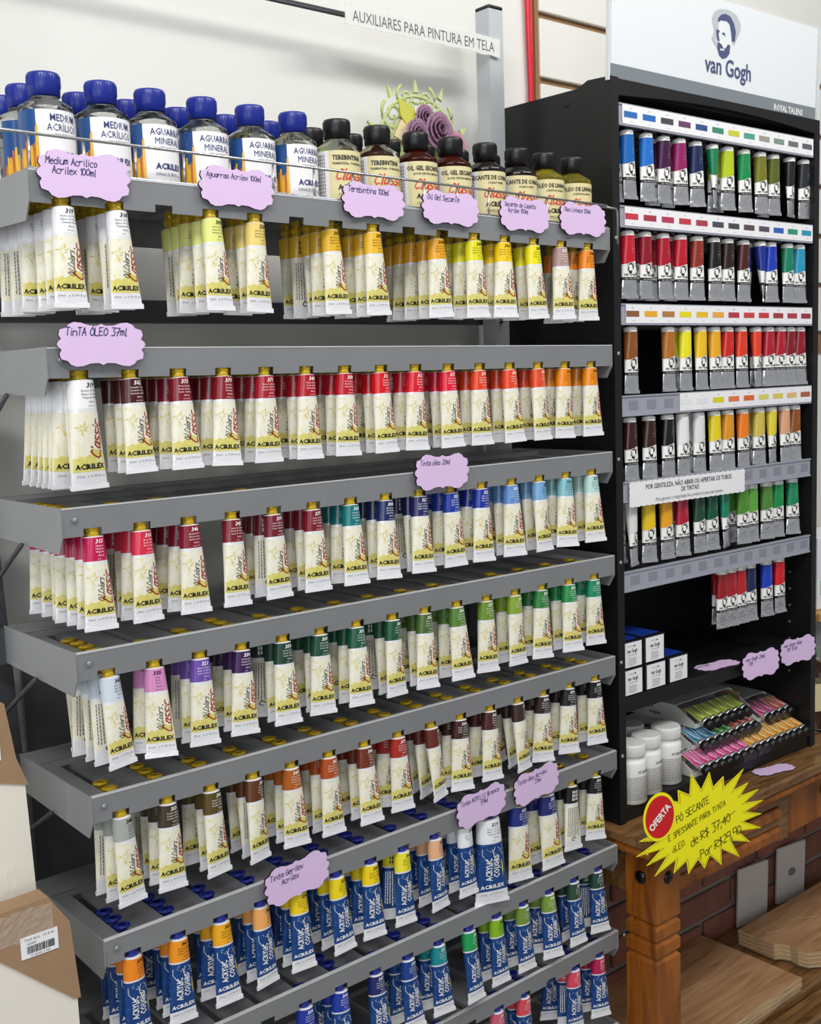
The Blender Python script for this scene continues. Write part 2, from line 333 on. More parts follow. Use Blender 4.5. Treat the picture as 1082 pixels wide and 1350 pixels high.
def make_shelf_meshes():
    # lip with notches at its lower edge
    mb = MB(); t = 0.0012
    edges = [0.0]
    for j in range(15): edges += [lane_x(j)-0.0100, lane_x(j)+0.0100]
    edges.append(RW)
    zn = -0.0222
    def yb(z): return 0.003*(-z/LIPH)
    def lipbox(x0, x1, z0, z1):
        vs = [(x0, yb(z1), z1), (x1, yb(z1), z1), (x1, yb(z0), z0), (x0, yb(z0), z0)]
        vs += [(x, y+t, z) for x, y, z in vs]
        mb.add(vs, [(0, 3, 2, 1), (4, 5, 6, 7), (0, 1, 5, 4), (2, 3, 7, 6), (1, 2, 6, 5), (0, 4, 7, 3)])
    lipbox(0, RW, zn, 0)
    for i in range(0, len(edges), 2): lipbox(edges[i], edges[i+1], -LIPH, zn)
    mb.box((0, -0.0004, -0.0006), (RW, 0.005, 0.0006), 1)              # rolled top edge, its highlight painted as a pale strip
    lip = mb.mesh('front_lip', [M_rack, mat('lip_edge_highlight', '#e6e8ea', 0.3, 0.4)])
    # slotted surface: strips between lanes, then back ledge
    mb = MB(); h = 0.0062
    xs = [0.0]
    for j in range(15): xs += [lane_x(j)-h, lane_x(j)+h]
    xs.append(RW)
    for i in range(0, len(xs), 2):
        mb.box((xs[i], 0.0035, SURF-0.0012), (xs[i+1], SLOT, SURF))
        if xs[i+1]-xs[i] > .01:
            mb.box((xs[i+1]-0.0012, 0.0035, SURF-0.006), (xs[i+1], SLOT, SURF-0.0012)); mb.box((xs[i], 0.0035, SURF-0.006), (xs[i]+0.0012, SLOT, SURF-0.0012))
    mb.box((0, SLOT, SURF-0.0012), (RW, SLOT+0.03, SURF))
    surf = mb.mesh('slotted_surface', [M_shelfsteel])
    mb = MB()
    mb.box((0, SLOT+0.0, SURF), (RW, SLOT+0.0012, -0.001)); mb.box((0, SLOT, -0.002), (RW, DEP, -0.0008)); mb.box((0, DEP-0.0012, -0.040), (RW, DEP, 0.0))
    for k in range(4): mb.box((0.15+k*0.19, SLOT+0.012, -0.0008), (0.23+k*0.19, SLOT+0.016, 0.0002))
    ledge = mb.mesh('back_ledge', [M_rack])
    mb = MB(); P = [(0, 0.001), (0.0, -0.030), (0.010, -0.047), (DEP, -0.043), (DEP, 0.001)]
    mb.prism(P, 0, 0.0015, xf=lambda v: (v.y-0.0015, v.x, v.z))
    mb.lathe([(0.0, 0), (0.003, 0.0), (0.003, 0.001), (0.0015, 0.002)], 10, xf=lambda v: (0.013+v.x, -v.z-0.0005, -0.012+v.y))
    side = mb.mesh('end_plate', [M_rack])
    mb = MB(); mb.box((-0.013, DEP-0.001, -0.045), (-0.0, DEP+0.03, -0.002)); hook = mb.mesh('hook_bracket', [M_rack_dark])
    mb = MB(); mb.tube([(0, 0.105, -0.045), (0, 0.235, -0.120)], 0.0028, 6); brace = mb.mesh('brace', [M_rack_dark])
    return lip, surf, ledge, side, hook, brace
lipM, surfM, ledgeM, sideM, hookM, braceM = make_shelf_meshes()
for k, (x, y, z, t) in SH.items():
    sh = mk('shelf', None, rack, (x, y, z), (0, -math.atan2(t, RW), 0)); sh.empty_display_size = .02
    mk('front_lip', lipM, sh); mk('slotted_surface', surfM, sh); mk('back_ledge', ledgeM, sh)
    mk('end_plate', sideM, sh); mk('end_plate', sideM, sh, (RW+0.0015, 0, 0))
    for xx in (0.0, RW+0.013): mk('hook_bracket', hookM, sh, (xx, 0, 0)); mk('brace', braceM, sh, (xx-0.004, 0, 0))
def lean(z): return (0.0169-0.0425*(z+0.9186), min(0.012, 0.0097-0.0357*(z+0.9186)))
def post(xo, m, top):
    mb = MB(); n = 26; z0 = -1.83
    w = 0.030
    for i in range(1):
        a = lean(z0); b = lean(top); a = (min(a[0], 0.006), a[1]) if xo > 0.5 else a
        vs = [(a[0]+xo+sx, 0.236+a[1]+sy, z0) for sx, sy in ((0, 0), (w, 0), (w, w), (0, w))]+[(b[0]+xo+sx, 0.236+b[1]+sy, top) for sx, sy in ((0, 0), (w, 0), (w, w), (0, w))]
        mb.add(vs, [(0, 1, 5, 4), (1, 2, 6, 5), (2, 3, 7, 6), (3, 0, 4, 7), (3, 2, 1, 0), (4, 5, 6, 7)])
    o = mb.obj('post', m, rack)
    b = lean(top); mb = MB(); mb.box((b[0]+xo-0.001, 0.235+b[1], top), (b[0]+xo+w+0.001, 0.237+b[1]+w, top+0.006), bev=0.002); mb.obj('post_cap', M_blackcap, o)
    mb = MB()
    for i in range(48):
        z = top-0.30-0.032*i
        if xo > 0.5: break
        if z < -1.7: break
        c = lean(z); mb.box((c[0]+xo+0.012, 0.2345+c[1]+0.0008, z), (c[0]+xo+0.018, 0.236+c[1]+0.0009, z+0.014))
    mb.obj('post_slots', M_blackcap, o)['kind'] = 'stuff'
    return o
post(0.853, M_post, 0.238); post(-0.018, M_rack_dark, 0.238)
mb = MB(); mb.box((-0.005, 0.252, -0.243), (0.86, 0.268, -0.214)); mb.obj('cross_bar', M_rack_dark, rack)
for k in range(9):
    mb = MB(); mb.box((0.012+0.0945*k+0.03, 0.2665, -1.70), (0.105+0.0945*k+0.03, 0.2685, -0.62)); mb.box((0.012+0.0945*k+0.03, 0.262, -1.70), (0.0135+0.0945*k+0.03, 0.2665, -0.62)); mb.obj('back_panel', mat('grey_back_panel', '#6c6d6e', 0.42, 0.3, noise=0.08, nscale=6), rack)
mb = MB(); mb.box((0.02, 0.255, -1.60), (0.88, 0.265, -1.55)); mb.obj('cross_bar', M_rack_dark, rack)
mb = MB(); b = lean(0.185); mb.tube([(b[0]-0.0, 0.249+b[1], 0.184), (b[0]+0.86, 0.249+b[1], 0.184)], 0.0028, 8); mb.tube([(b[0]-0.0, 0.256+b[1], 0.190), (b[0]+0.86, 0.256+b[1], 0.190)], 0.0022, 8)
mb.obj('top_rod', M_rack_dark, rack)
# feet
for xo in (-0.018, 0.857):
    a = lean(-1.8); mb = MB(); mb.box((a[0]+xo, 0.0+a[1], -1.85), (a[0]+xo+0.03, 0.262+a[1], -1.815), bev=.003); mb.obj('foot', M_rack_dark, rack)
# wire guard of the top shelf
ax, ay, az, at_ = SH['A']
mb = MB(); zt_ = 0.034
pts = [(-0.04, 0.10, zt_), (-0.035, 0.004, zt_), (RW-0.004, 0.001, zt_+0.0), (RW+0.010, 0.004, zt_-0.002), (RW+0.012, 0.006, -0.03)]
mb.tube([(-0.04, 0.16, zt_), (-0.04, 0.004, zt_), (-0.03, 0.0, zt_), (RW*0.5, 0.0, zt_), (RW-0.004, 0.0, zt_-0.002)], 0.0016, 8)
mb.tube([(RW-0.03, 0.003, zt_-0.003), (RW+0.018, 0.003, zt_-0.004), (RW+0.022, 0.003, zt_-0.008), (RW+0.022, 0.003, -0.02)], 0.0016, 8)
for j in range(16):
    mb.tube([(0.003+LP*j, 0.0018, zt_), (0.003+LP*j, 0.0018, -0.004)], 0.0013, 6)
mb.tube([(0, 0.0018, 0.002), (RW, 0.0018, 0.002)], 0.0012, 6)
mb.obj('wire_guard', M_wire, rack, (ax, ay, az), (0, -math.atan2(at_, RW), 0))

# ================================================================ TUBES
def tube_geo(L, r, fl=0.57):
    def S(th, t, off=0.0):
        a = r*(1+fl*t); b = max(0.0006, r*(1-t)**0.8) if t < 1 else 0.0006
        a += off; b += off*1.0
        return (a*sin(th), -b*cos(th), -t*L)
    return S
def body_part(mb, S, t0, t1, mi, n=20, m=6, off=0.0, caps=(False, False)):
    vs = []; fs = []
    for k in range(m+1):
        t = t0+(t1-t0)*k/m
        for i in range(n): vs.append(S(2*pi*i/n, t, off))
    for k in range(m):
        for i in range(n): j = (i+1) % n; fs.append((k*n+i, (k+1)*n+i, (k+1)*n+j, k*n+j))
    if caps[0]: fs.append(tuple(range(n)))
    if caps[1]: fs.append(tuple(m*n+i for i in range(n-1, -1, -1)))
    mb.add(vs, fs, mi, True)
    if caps[0]: mb.sm[-1] = False
def onto(S, r, L, back=False):
    def f(s, v, off=0.00016):
        t = -v/L; th = s/(r*(1.0)); 
        if back: th += pi
        return S(th, min(t, 0.999), off)
    return f
def crimp(mb, S, L, r, mi):
    w = S(pi/2, 0.999)[0]
    mb.box((-w-0.0006, -0.0011, -L-0.0005), (w+0.0006, 0.0011, -L+0.0045), mi)
# body meshes --------------------------------------------------
def oil_body(L, r, big=False):
    S = tube_geo(L, r); mb = MB(); k = L/0.106; f = onto(S, r, L); fb = onto(S, r, L, True)
    mb.lathe([(r*0.6, 0.0012*k), (r*0.95, 0.0006), (r, 0)], 20, mi=1)
    body_part(mb, S, 0.255, 0.285, 1, m=1)
    body_part(mb, S, 0.285, 0.84, 0, m=7)
    body_part(mb, S, 0.84, 1.0, 1, m=2)
    crimp(mb, S, L, r, 1)
    # ochre patch round the maker's word, ragged top
    W = r*1.25
    poly = [(-W, -0.0895*k), (W, -0.0895*k), (W, -0.080*k), (W*0.75, -0.072*k), (W*0.5, -0.077*k), (W*0.25, -0.069*k), (0, -0.075*k), (-W*0.3, -0.073*k), (-W*0.6, -0.0785*k), (-W, -0.077*k)]
    cols = 8
    for i in range(cols):
        x0 = -W+2*W*i/cols; x1 = x0+2*W/cols
        h0 = (0.0745-0.008*math.exp(-((x0/r-0.5)/0.5)**2)+0.0015*sin(i*2.3))*k; h1 = (0.0745-0.008*math.exp(-((x1/r-0.5)/0.5)**2)+0.0015*sin((i+1)*2.3))*k
        mb.add([f(x0, -0.0888*k), f(x1, -0.0888*k), f(x1, -h1), f(x0, -h0)], [(0, 1, 2, 3)], 2)
    g = lambda x, y: f(x, y, 0.0003)
    # sunburst petals, upper left of the label
    cx, cy = -0.45*r, -0.046*k
    for i in range(7):
        a = 2*pi*i/7+0.2; l = (0.0065+0.003*sin(i*2.7))*k; w = 0.0008*k
        p = [(cx+0.0015*cos(a), cy+0.0015*sin(a)), (cx+l*.6*cos(a)-w*sin(a), cy+l*.6*sin(a)+w*cos(a)), (cx+l*cos(a+.2), cy+l*sin(a+.2)), (cx+l*.6*cos(a)+w*sin(a), cy+l*.6*sin(a)-w*cos(a))]
        mb.add([g(*q) for q in p], [(0, 3, 2, 1)], 6)
    mb.text('ACRILEX', g, 0.0070*k, 0.0004, -0.0862*k, 3, bold=0.045, sx=0.93)
    mb.text('%dml  e 0.70 fl oz' % (37 if big else 20), g, 0.0034*k, 0.0008, -0.0945*k, 5)
    if big:
        mb.script('Classic', g, 0.0098*k, 0.0100*k, -0.077*k, 4, rot=pi/2*0.95, slant=0.45, w=0.15)
    else:
        mb.script('Classic', g, 0.0098*k, 0.0125*k, -0.0775*k, 4, rot=pi/2*0.97, slant=0.5, w=0.15)
        mb.script('Oil Colors', g, 0.0052*k, 0.0035*k, -0.0735*k, 3, rot=pi/2*0.97, slant=0.5, w=0.12)
    # reverse: fine print
    gb = lambda x, y: fb(x, y, 0.0003)
    for i in range(7):
        xx = -0.009+0.0026*i
        y = -0.034
        rr = random.Random(i)
        while y > -0.082:
            l = rr.uniform(0.0016, 0.005); mb.add([gb(xx, y*k), gb(xx, (y-l)*k), gb(xx+0.0011, (y-l)*k), gb(xx+0.0011, y*k)], [(0, 1, 2, 3)], 5); y -= l+0.0009
    ring = [(0.0032*k*cos(a), -0.088*k+0.0032*k*sin(a)) for a in [i*pi/6 for i in range(12)]]
    for i in range(10): mb.add([gb(*ring[i]), gb(*ring[i+1]), gb(ring[i+1][0]*.68, -0.088*k+(ring[i+1][1]+0.088*k)*.68), gb(ring[i][0]*.68, -0.088*k+(ring[i][1]+0.088*k)*.68)], [(0, 1, 2, 3)], 3)
    return mb.mesh('body', [M_cream, M_crimp, M_ochre, M_ink, M_redink, M_greyink, mat('pale_ochre_print', '#d6cb78', 0.35)])
def acr_body(L, r, big=False):
    S = tube_geo(L, r); mb = MB(); k = L/0.106; f = onto(S, r, L); fb = onto(S, r, L, True); g = lambda x, y: f(x, y, 0.0003)
    mb.lathe([(r*0.6, 0.0012*k), (r*0.95, 0.0006), (r, 0)], 20, mi=1)
    body_part(mb, S, 0.255, 0.275, 1, m=1)
    body_part(mb, S, 0.275, 0.85, 0, m=7); body_part(mb, S, 0.85, 1.0, 1, m=2); crimp(mb, S, L, r, 1)
    mb.text('ACRYLIC', g, 0.0088*k, -0.0005, -0.0765*k, 2, align='L', rot=pi/2, bold=0.022, sx=0.82)
    mb.text('COLORS', g, 0.0088*k, 0.0072*k, -0.0735*k, 2, align='L', rot=pi/2, bold=0.022, sx=0.86)
    mb.text('ACRILEX', g, 0.0066*k, 0.0002, -0.0865*k, 2, bold=0.03, sx=0.92)
    mb.text('%dml  e 0.70 fl oz' % (59 if big else 20), g, 0.0034*k, 0.0008, -0.0955*k, 4)
    # yellow brush flick
    mb.add([g(0.0115*k, -0.074*k), g(0.0125*k, -0.066*k), g(0.0122*k, -0.056*k), g(0.0105*k, -0.050*k), g(0.0108*k, -0.062*k)], [(0, 1, 2, 3, 4)], 3)
    rr = random.Random(5)
    for i in range(11):                                              # white brush hairs
        x = rr.uniform(-0.012, 0.012)*k; y = -rr.uniform(0.031, 0.05)*k; a = rr.uniform(-2.2, -0.9); l = rr.uniform(0.008, 0.024)*k
        P = [(x+l*q*cos(a+q*0.9), y+l*q*sin(a+q*0.9)) for q in (0, .33, .66, 1)]
        for q in range(3):
            (x0, y0), (x1, y1) = P[q], P[q+1]; w = 0.00028
            if y1 < -0.088*k: break
            mb.add([f(x0-w, y0, .0002), f(x1-w, y1, .0002), f(x1+w, y1, .0002), f(x0+w, y0, .0002)], [(0, 1, 2, 3)], 2)
    gb = lambda x, y: fb(x, y, 0.0003)
    for i in range(7):
        xx = -0.009+0.0026*i; y = -0.034; rr = random.Random(i)
        while y > -0.082:
            l = rr.uniform(0.0016, 0.005); mb.add([gb(xx, y*k), gb(xx, (y-l)*k), gb(xx+0.0011, (y-l)*k), gb(xx+0.0011, y*k)], [(0, 1, 2, 3)], 2); y -= l+0.0009
    return mb.mesh('body', [M_acr, M_crimp, M_white, M_yellowink, M_greyink])
_band = {}
def band_mesh(L, r, num, lines, dark, dots):
    key = (L, num, dark)
    if key in _band: return _band[key]
    S = tube_geo(L, r); mb = MB(); k = L/0.106; f = onto(S, r, L); g = lambda x, y: f(x, y, 0.0003)
    body_part(mb, S, 0.0, 0.255, 0, m=3)
    mb.text(str(num), g, 0.0064*k, 0.0035*k, -0.0068*k, 1, bold=0.03, shear=0.2)
    for i, t in enumerate(lines): mb.text(t, g, 0.0029*k, 0.0035*k, (-0.0108-0.0034*i)*k, 1, sx=0.95)
    mb.text('PR122', g, 0.0026*k, 0.0045*k, -0.0218*k, 1)
    for d in range(dots):
        x = (0.0008+0.0022*d)*k; y = -0.0248*k; w = 0.0006*k
        mb.add([g(x-w, y), g(x, y-w), g(x+w, y), g(x, y+w)], [(0, 1, 2, 3)], 1)
    gb_ = onto(S, r, L, True); gb = lambda x, y: gb_(x, y, 0.0003)
    for i in range(4):
        for q in range(3): mb.add([gb(-0.004+0.003*i, (-0.006-0.006*q)*k), gb(-0.004+0.003*i, (-0.0105-0.006*q)*k), gb(-0.0024+0.003*i, (-0.0105-0.006*q)*k), gb(-0.0024+0.003*i, (-0.006-0.006*q)*k)], [(0, 1, 2, 3)], 1)
    me = mb.mesh('colour_band', [M_white, M_ink if not dark else M_white]); _band[key] = me; return me
def cap_mesh(r, h, m):
    mb = MB()
    mb.lathe([(r*1.28, 0), (r*1.30, -0.0026), (r*0.80, -0.0036), (r*0.80, -h*0.52), (r*1.02, -h*0.56), (r*1.05, -h*0.74), (r*0.86, -h*0.78), (r*0.95, -h*0.84), (r*0.98, -h)][::-1], 18)
    mb.lathe([(r*0.7, 0.0), (r*0.7, 0.0006), (r*1.0, 0.0006), (r*1.05, 0)][::-1], 16)
    for i in range(12):
        a = i*pi/6; mb.box((-0.0006, -r*1.06, -h*0.74), (0.0006, -r*0.98, -h*0.58), xf=lambda v, a=a: (v.x*cos(a)-v.y*sin(a), v.x*sin(a)+v.y*cos(a), v.z))
    return mb.mesh('cap', [m])
TY = {'o': (0.097, 0.0110, oil_body(0.097, 0.0110), cap_mesh(0.0068, 0.0262, M_gold)),
      'O': (0.110, 0.0138, oil_body(0.110, 0.0138, True), cap_mesh(0.0080, 0.0262, M_gold)),
      'a': (0.097, 0.0110, acr_body(0.097, 0.0110), cap_mesh(0.0070, 0.0262, M_bluecap)),
      'L': (0.122, 0.0168, acr_body(0.122, 0.0168, True), cap_mesh(0.0085, 0.0262, M_bluecap))}
ORD = ['front', 'second', 'third', 'fourth', 'fifth', 'sixth', 'seventh', 'eighth']
LANE = ['first', 'second', 'third', 'fourth', 'fifth', 'sixth', 'seventh', 'eighth', 'ninth', 'tenth', 'eleventh', 'twelfth', 'thirteenth', 'fourteenth', 'last']
ROWN = {'A': 'top', 'B': 'second', 'C': 'third', 'D': 'fourth', 'E': 'fifth', 'F': 'sixth', 'G': 'seventh', 'H': 'lowest'}
DK = {'#': 0}
def is_dark(h): c = [int(h[i:i+2], 16) for i in (1, 3, 5)]; return 0.3*c[0]+0.59*c[1]+0.11*c[2] < 150
def paint_tube(kind, loc, rot, hexcol, num, lines, label, group, dots=4, capname='cap'):
    L, r, bm, cmh = TY[kind]
    t = thing('paint_tube', label, 'paint tube', loc, rot, group)
    # origin: top of the cap flange, resting on the slotted shelf
    k = 0.0262+0.0006
    mk('body', bm, t, (0, 0, -k))
    b = mk('colour_band', band_mesh(L, r, num, lines, is_dark(hexcol), dots), t, (0, 0, -k))
    b.material_slots[0].link = 'OBJECT'; b.material_slots[0].material = cm(hexcol)
    mk('cap', cmh, t)
    return t
# lane, colour name, hex, number, pigment lines, count behind+front, kind, yaw offset, lean offset, back-facing set
W3 = ('Branco de Titanio', 'Blanco de Titanio', 'Titanium White')
def n3(a): return (a, a, a)
ROWS = {
'A': [(0, 'white', '#eeeef2', 319, W3, 7, 'o', 0, 0, (5, 6)), (1, 'white', '#ecebf0', 318, W3, 5, 'o', 4, 1, (1, 3)),
      (3, 'pale lime', '#e2e486', 303, n3('Amarelo Limao'), 5, 'o', 3, 1, (4,)), (4, 'pale amber', '#e8cf78', 320, n3('Amarelo Napoles'), 3, 'o', 2, 0, ()),
      (6, 'golden', '#dfb02a', 301, n3('Amarelo Cadmio'), 6, 'o', 2, 1, (3,)), (7, 'golden', '#ecb92e', 302, n3('Amarelo Indiano'), 4, 'o', -2, 0, ()),
      (9, 'amber', '#eda922', 304, n3('Amarelo Escuro'), 5, 'o', -2, 0, ()), (10, 'lemon', '#e8de1e', 305, n3('Amarelo Brilhante'), 3, 'o', -4, 0, ()),
      (11, 'yellow', '#f2ca14', 306, n3('Amarelo Permanente'), 3, 'o', -6, 2, ()), (12, 'lemon', '#eee21a', 307, n3('Amarelo Claro'), 3, 'o', 0, 1, ()),
      (13, 'greyish rose', '#a98a84', 335, n3('Rosa Antigo'), 1, 'o', -4, 1, ()), (14, 'orange', '#f28a1c', 308, n3('Laranja Cadmio'), 4, 'o', 0, -2, (3,))],
'B': [(0, 'white', '#f1f1f4', 319, W3, 8, 'O', 8, -1, ()), (1, 'dark maroon', '#4a1416', 562, n3('Castanho Oxido'), 3, 'o', 0, 1, ()), (2, 'burgundy', '#7c1224', 373, n3('Verm Carmim'), 4, 'o', -2, 1, ()),
      (3, 'burgundy', '#86131f', 379, n3('Carmim'), 4, 'o', -4, 1, ()), (4, 'crimson', '#a81c2c', 371, n3('Verm Cadmio Esc'), 4, 'o', 0, -1, ()), (5, 'crimson', '#b01626', 344, n3('Verm Cadmio'), 4, 'o', 0, 0, (3,)),
      (6, 'crimson', '#bc1428', 338, n3('Verm Frances'), 4, 'o', 0, 1, ()), (7, 'bright red', '#d4141f', 313, n3('Vermelhao'), 3, 'o', 0, 1, ()), (8, 'bright red', '#d6172a', 312, n3('Escarlate'), 4, 'o', 0, 0, (2,)),
      (9, 'cherry red', '#dc1636', 317, n3('Verm Cereja'), 3, 'o', 4, 0, ()), (10, 'vermilion', '#e2401a', 370, n3('Verm Laranja'), 4, 'o', 0, 0, ()), (11, 'vermilion', '#e2431c', 363, n3('Laranja Esc'), 4, 'o', -2, 1, ()),
      (12, 'red orange', '#de4a20', 361, n3('Laranja'), 3, 'o', 16, 1, ()), (13, 'orange', '#ee8a12', 310, n3('Laranja Claro'), 4, 'o', 0, 0, (2,)), (14, 'orange', '#ec8e14', 309, n3('Laranja Ocre'), 3, 'o', 0, 0, ())],
'C': [(0, 'magenta', '#c00f52', 315, n3('Magenta'), 7, 'o', -2, 0, ()), (1, 'rose red', '#d42c4a', 316, n3('Rosa Claro'), 4, 'o', -2, 0, (3,)), (2, 'burgundy', '#84142a', 346, n3('Garanca Rosa'), 4, 'o', -6, 0, ()),
      (3, 'maroon', '#7c1c28', 345, n3('Laca de Garanca'), 1, 'o', 0, 1, ()), (4, 'maroon', '#741828', 376, n3('Laca Garanca Esc'), 4, 'o', 8, 0, (1,)), (5, 'maroon', '#7e1628', 377, n3('Laca Gerânio'), 4, 'o', 0, 0, ()),
      (6, 'teal', '#0c7478', 363, n3('Azul Turquesa'), 4, 'o', -3, 2, ()), (7, 'navy', '#172a5e', 308, n3('Azul Prussia'), 4, 'o', -4, 2, ()), (8, 'indigo', '#22245e', 321, n3('Azul Cobalto Esc'), 3, 'o', 2, 2, (1, 2)),
      (9, 'royal blue', '#1838a0', 322, n3('Azul Ultramar'), 4, 'o', 2, 0, ()), (10, 'royal blue', '#14309a', 323, n3('Azul Cobalto'), 4, 'o', -2, 1, ()), (11, 'cornflower blue', '#5b8cc8', 324, n3('Azul Ceruleo'), 4, 'o', -2, 1, ()),
      (12, 'sky blue', '#76a6d0', 325, n3('Azul Celeste'), 4, 'o', 14, 2, ()), (13, 'aqua', '#82bcc4', 326, n3('Verde Agua'), 3, 'o', -6, 2, ()), (14, 'pale mint', '#b8dcd6', 327, n3('Verde Menta'), 3, 'o', -2, 1, ())],
'D': [(0, 'pale blue white', '#cdd8e4', 342, n3('Azul Gelo'), 5, 'o', 16, 1, (1, 2, 3)), (1, 'pink', '#d58cc0', 335, n3('Rosa'), 2, 'o', -24, 2, ()), (2, 'violet', '#6c4aa8', 321, n3('Violeta Cobalto'), 3, 'o', -8, 1, (2,)),
      (3, 'dark purple', '#3a1850', 330, n3('Violeta Perm'), 4, 'o', -8, 0, ()), (4, 'dark green', '#1d4030', 354, n3('Verde Vessie'), 3, 'o', -5, 1, (2,)), (5, 'dark green', '#174a32', 350, n3('Verde Inglês'), 4, 'o', -4, 0, ()),
      (6, 'dark green', '#18573f', 351, n3('Verde Ingles'), 4, 'o', 0, 2, (3,)), (7, 'dark green', '#1c5438', 360, n3('Verde Pinho'), 3, 'o', 10, 1, (2,)), (8, 'olive green', '#466628', 362, n3('Verde Oliva'), 3, 'o', 0, 2, ()),
      (9, 'leaf green', '#558030', 356, n3('Verde Folha'), 4, 'o', -2, 1, ()), (10, 'moss green', '#6a8e2c', 357, n3('Verde Musgo'), 1, 'o', 0, 0, ()), (11, 'yellow green', '#84a42e', 358, n3('Verde Amarelo'), 3, 'o', 8, 0, ()),
      (12, 'green', '#2c7c3a', 359, n3('Verde Medio'), 3, 'o', -2, 1, ()), (13, 'green', '#1f8a44', 353, n3('Verde Perm'), 4, 'o', -4, 2, ()), (14, 'emerald', '#0f8860', 352, n3('Verde Esmeralda'), 3, 'o', 0, 0, ())],
'E': [(0, 'light grey', '#a6aaa4', 388, n3('Cinza'), 3, 'o', 10, 1, (2,)), (1, 'dark umber', '#43362a', 355, n3('Sombra Natural'), 4, 'o', -6, 0, (3,)), (2, 'olive brown', '#57481e', 306, n3('Sombra Queimada'), 3, 'o', 8, 1, ()),
      (3, 'brown', '#5e3418', 366, n3('Terra Siena'), 3, 'o', 22, 1, (1,)), (4, 'ochre orange', '#b05e1c', 360, n3('Terra Siena Nat'), 3, 'o', -4, -1, ()), (5, 'burnt orange', '#b04c1a', 367, n3('Terra Siena Queim'), 3, 'o', 8, 1, ()),
      (6, 'rust brown', '#6e2c18', 368, n3('Oxido'), 3, 'o', 4, 2, ()), (7, 'rust red', '#a82a22', 375, n3('Verm Veneza'), 3, 'o', -2, 0, ()), (8, 'reddish brown', '#642a22', 369, n3('Pardo'), 3, 'o', 28, 2, ()),
      (9, 'dark brown', '#40221c', 364, n3('Pardo Van Dyck'), 3, 'o', 0, 1, ()), (10, 'dark brown', '#4a2420', 365, n3('Betume'), 3, 'o', 2, 0, ()), (11, 'dark brown', '#3a2622', 372, n3('Sepia'), 3, 'o', 26, 1, ()),
      (12, 'blackish brown', '#32221f', 374, n3('Sepia Escuro'), 3, 'o', -6, 0, ()), (13, 'black', '#241f20', 378, n3('Cinza Escuro'), 3, 'o', 0, 1, ()), (14, 'black', '#1b1b1e', 384, n3('Preto Marfim'), 3, 'o', -4, 0, ())],
'F': [(0, 'orange', '#f08a1e', 339, n3('Laranja'), 4, 'a', 4, 0, ()), (1, 'amber orange', '#f0961e', 341, n3('Amarelo Escuro'), 4, 'a', 0, 0, ()), (2, 'golden yellow', '#efac20', 303, n3('Amarelo Ouro'), 3, 'a', 6, 1, ()),
      (3, 'light orange', '#eca860', 340, n3('Pele'), 3, 'a', 10, 1, ()), (4, 'yellow', '#f0cf1c', 324, n3('Amarelo Cadmio'), 4, 'a', 4, 1, ()), (5, 'yellow', '#f0d61c', 325, n3('Amarelo Medio'), 3, 'a', 12, 1, ()),
      (6, 'yellow', '#f2d41a', 305, n3('Amarelo Claro'), 4, 'a', 6, 1, ()), (7, 'lemon yellow', '#ece034', 300, n3('Amarelo Limao'), 2, 'a', 10, 1, (1,)), (8, 'peach', '#e6b088', 538, n3('Rosa Pele'), 3, 'a', 12, 1, ()),
      (9, 'white', '#eef0f4', 319, W3, 4, 'a', 14, 0, ()), (9.85, 'white', '#f0f1f5', 519, W3, 1, 'L', -4, 0, ()), (11, 'dark blue', '#20307e', 320, n3('Azul Cobalto'), 1, 'O', -2, 1, ()),
      (12, 'navy blue', '#232a70', 321, n3('Azul Ultramar'), 2, 'O', 12, 1, ()), (13, 'black', '#1a1a1c', 325, n3('Preto'), 3, 'o', 24, 1, (0,)), (14, 'black', '#1b1b1d', 330, n3('Preto Marfim'), 3, 'o', -4, 1, ())],
'G': [(4, 'royal blue', '#2038a0', 354, n3('Azul'), 1, 'a', 0, 1, ()), (5, 'royal blue', '#1c3aa4', 308, n3('Azul Cobalto'), 3, 'a', 0, 1, ()), (6, 'navy', '#1e2a6a', 307, n3('Azul Marinho'), 1, 'a', 0, 1, ()),
      (7, 'blue', '#1a3f8c', 338, n3('Azul Prussia'), 3, 'a', 0, 1, ()), (8, 'teal', '#128a90', 357, n3('Turquesa'), 3, 'a', 4, 1, ()), (9, 'bright green', '#1f9a54', 343, n3('Verde Vivo'), 1, 'a', 10, 4, ()),
      (10, 'lime green', '#86b626', 345, n3('Verde Limao'), 2, 'a', 8, 1, ()), (11, 'olive green', '#74923a', 348, n3('Verde Oliva'), 3, 'a', 14, 1, ()), (12, 'olive green', '#7a9c3c', 349, n3('Verde Musgo'), 3, 'a', -4, 1, ()),
      (13, 'dark green', '#2c4a36', 350, n3('Verde Escuro'), 2, 'a', 12, 1, ()), (14, 'dark green', '#21463a', 351, n3('Verde Pinho'), 2, 'a', 4, 0, (1,))],
'H': [(8, 'deep blue', '#1c2c70', 350, n3('Azul'), 1, 'a', 0, 0, ()), (10, 'rose', '#d06078', 316, n3('Rosa'), 1, 'a', 0, 0, ()), (11, 'coral red', '#d84a58', 338, n3('Coral'), 3, 'a', 0, 0, ()),
      (13, 'rose red', '#dc4a62', 317, n3('Rosa Vivo'), 3, 'a', 0, 0, (1,)), (14, 'crimson', '#b81c50', 315, n3('Magenta'), 3, 'a', 0, 0, ())]}
rr = random.Random(21)
def shelf_pt(k, x, dy, dz):
    sx, sy, sz, t = SH[k]; return (sx+x, sy+dy, sz+t*x/RW+dz)
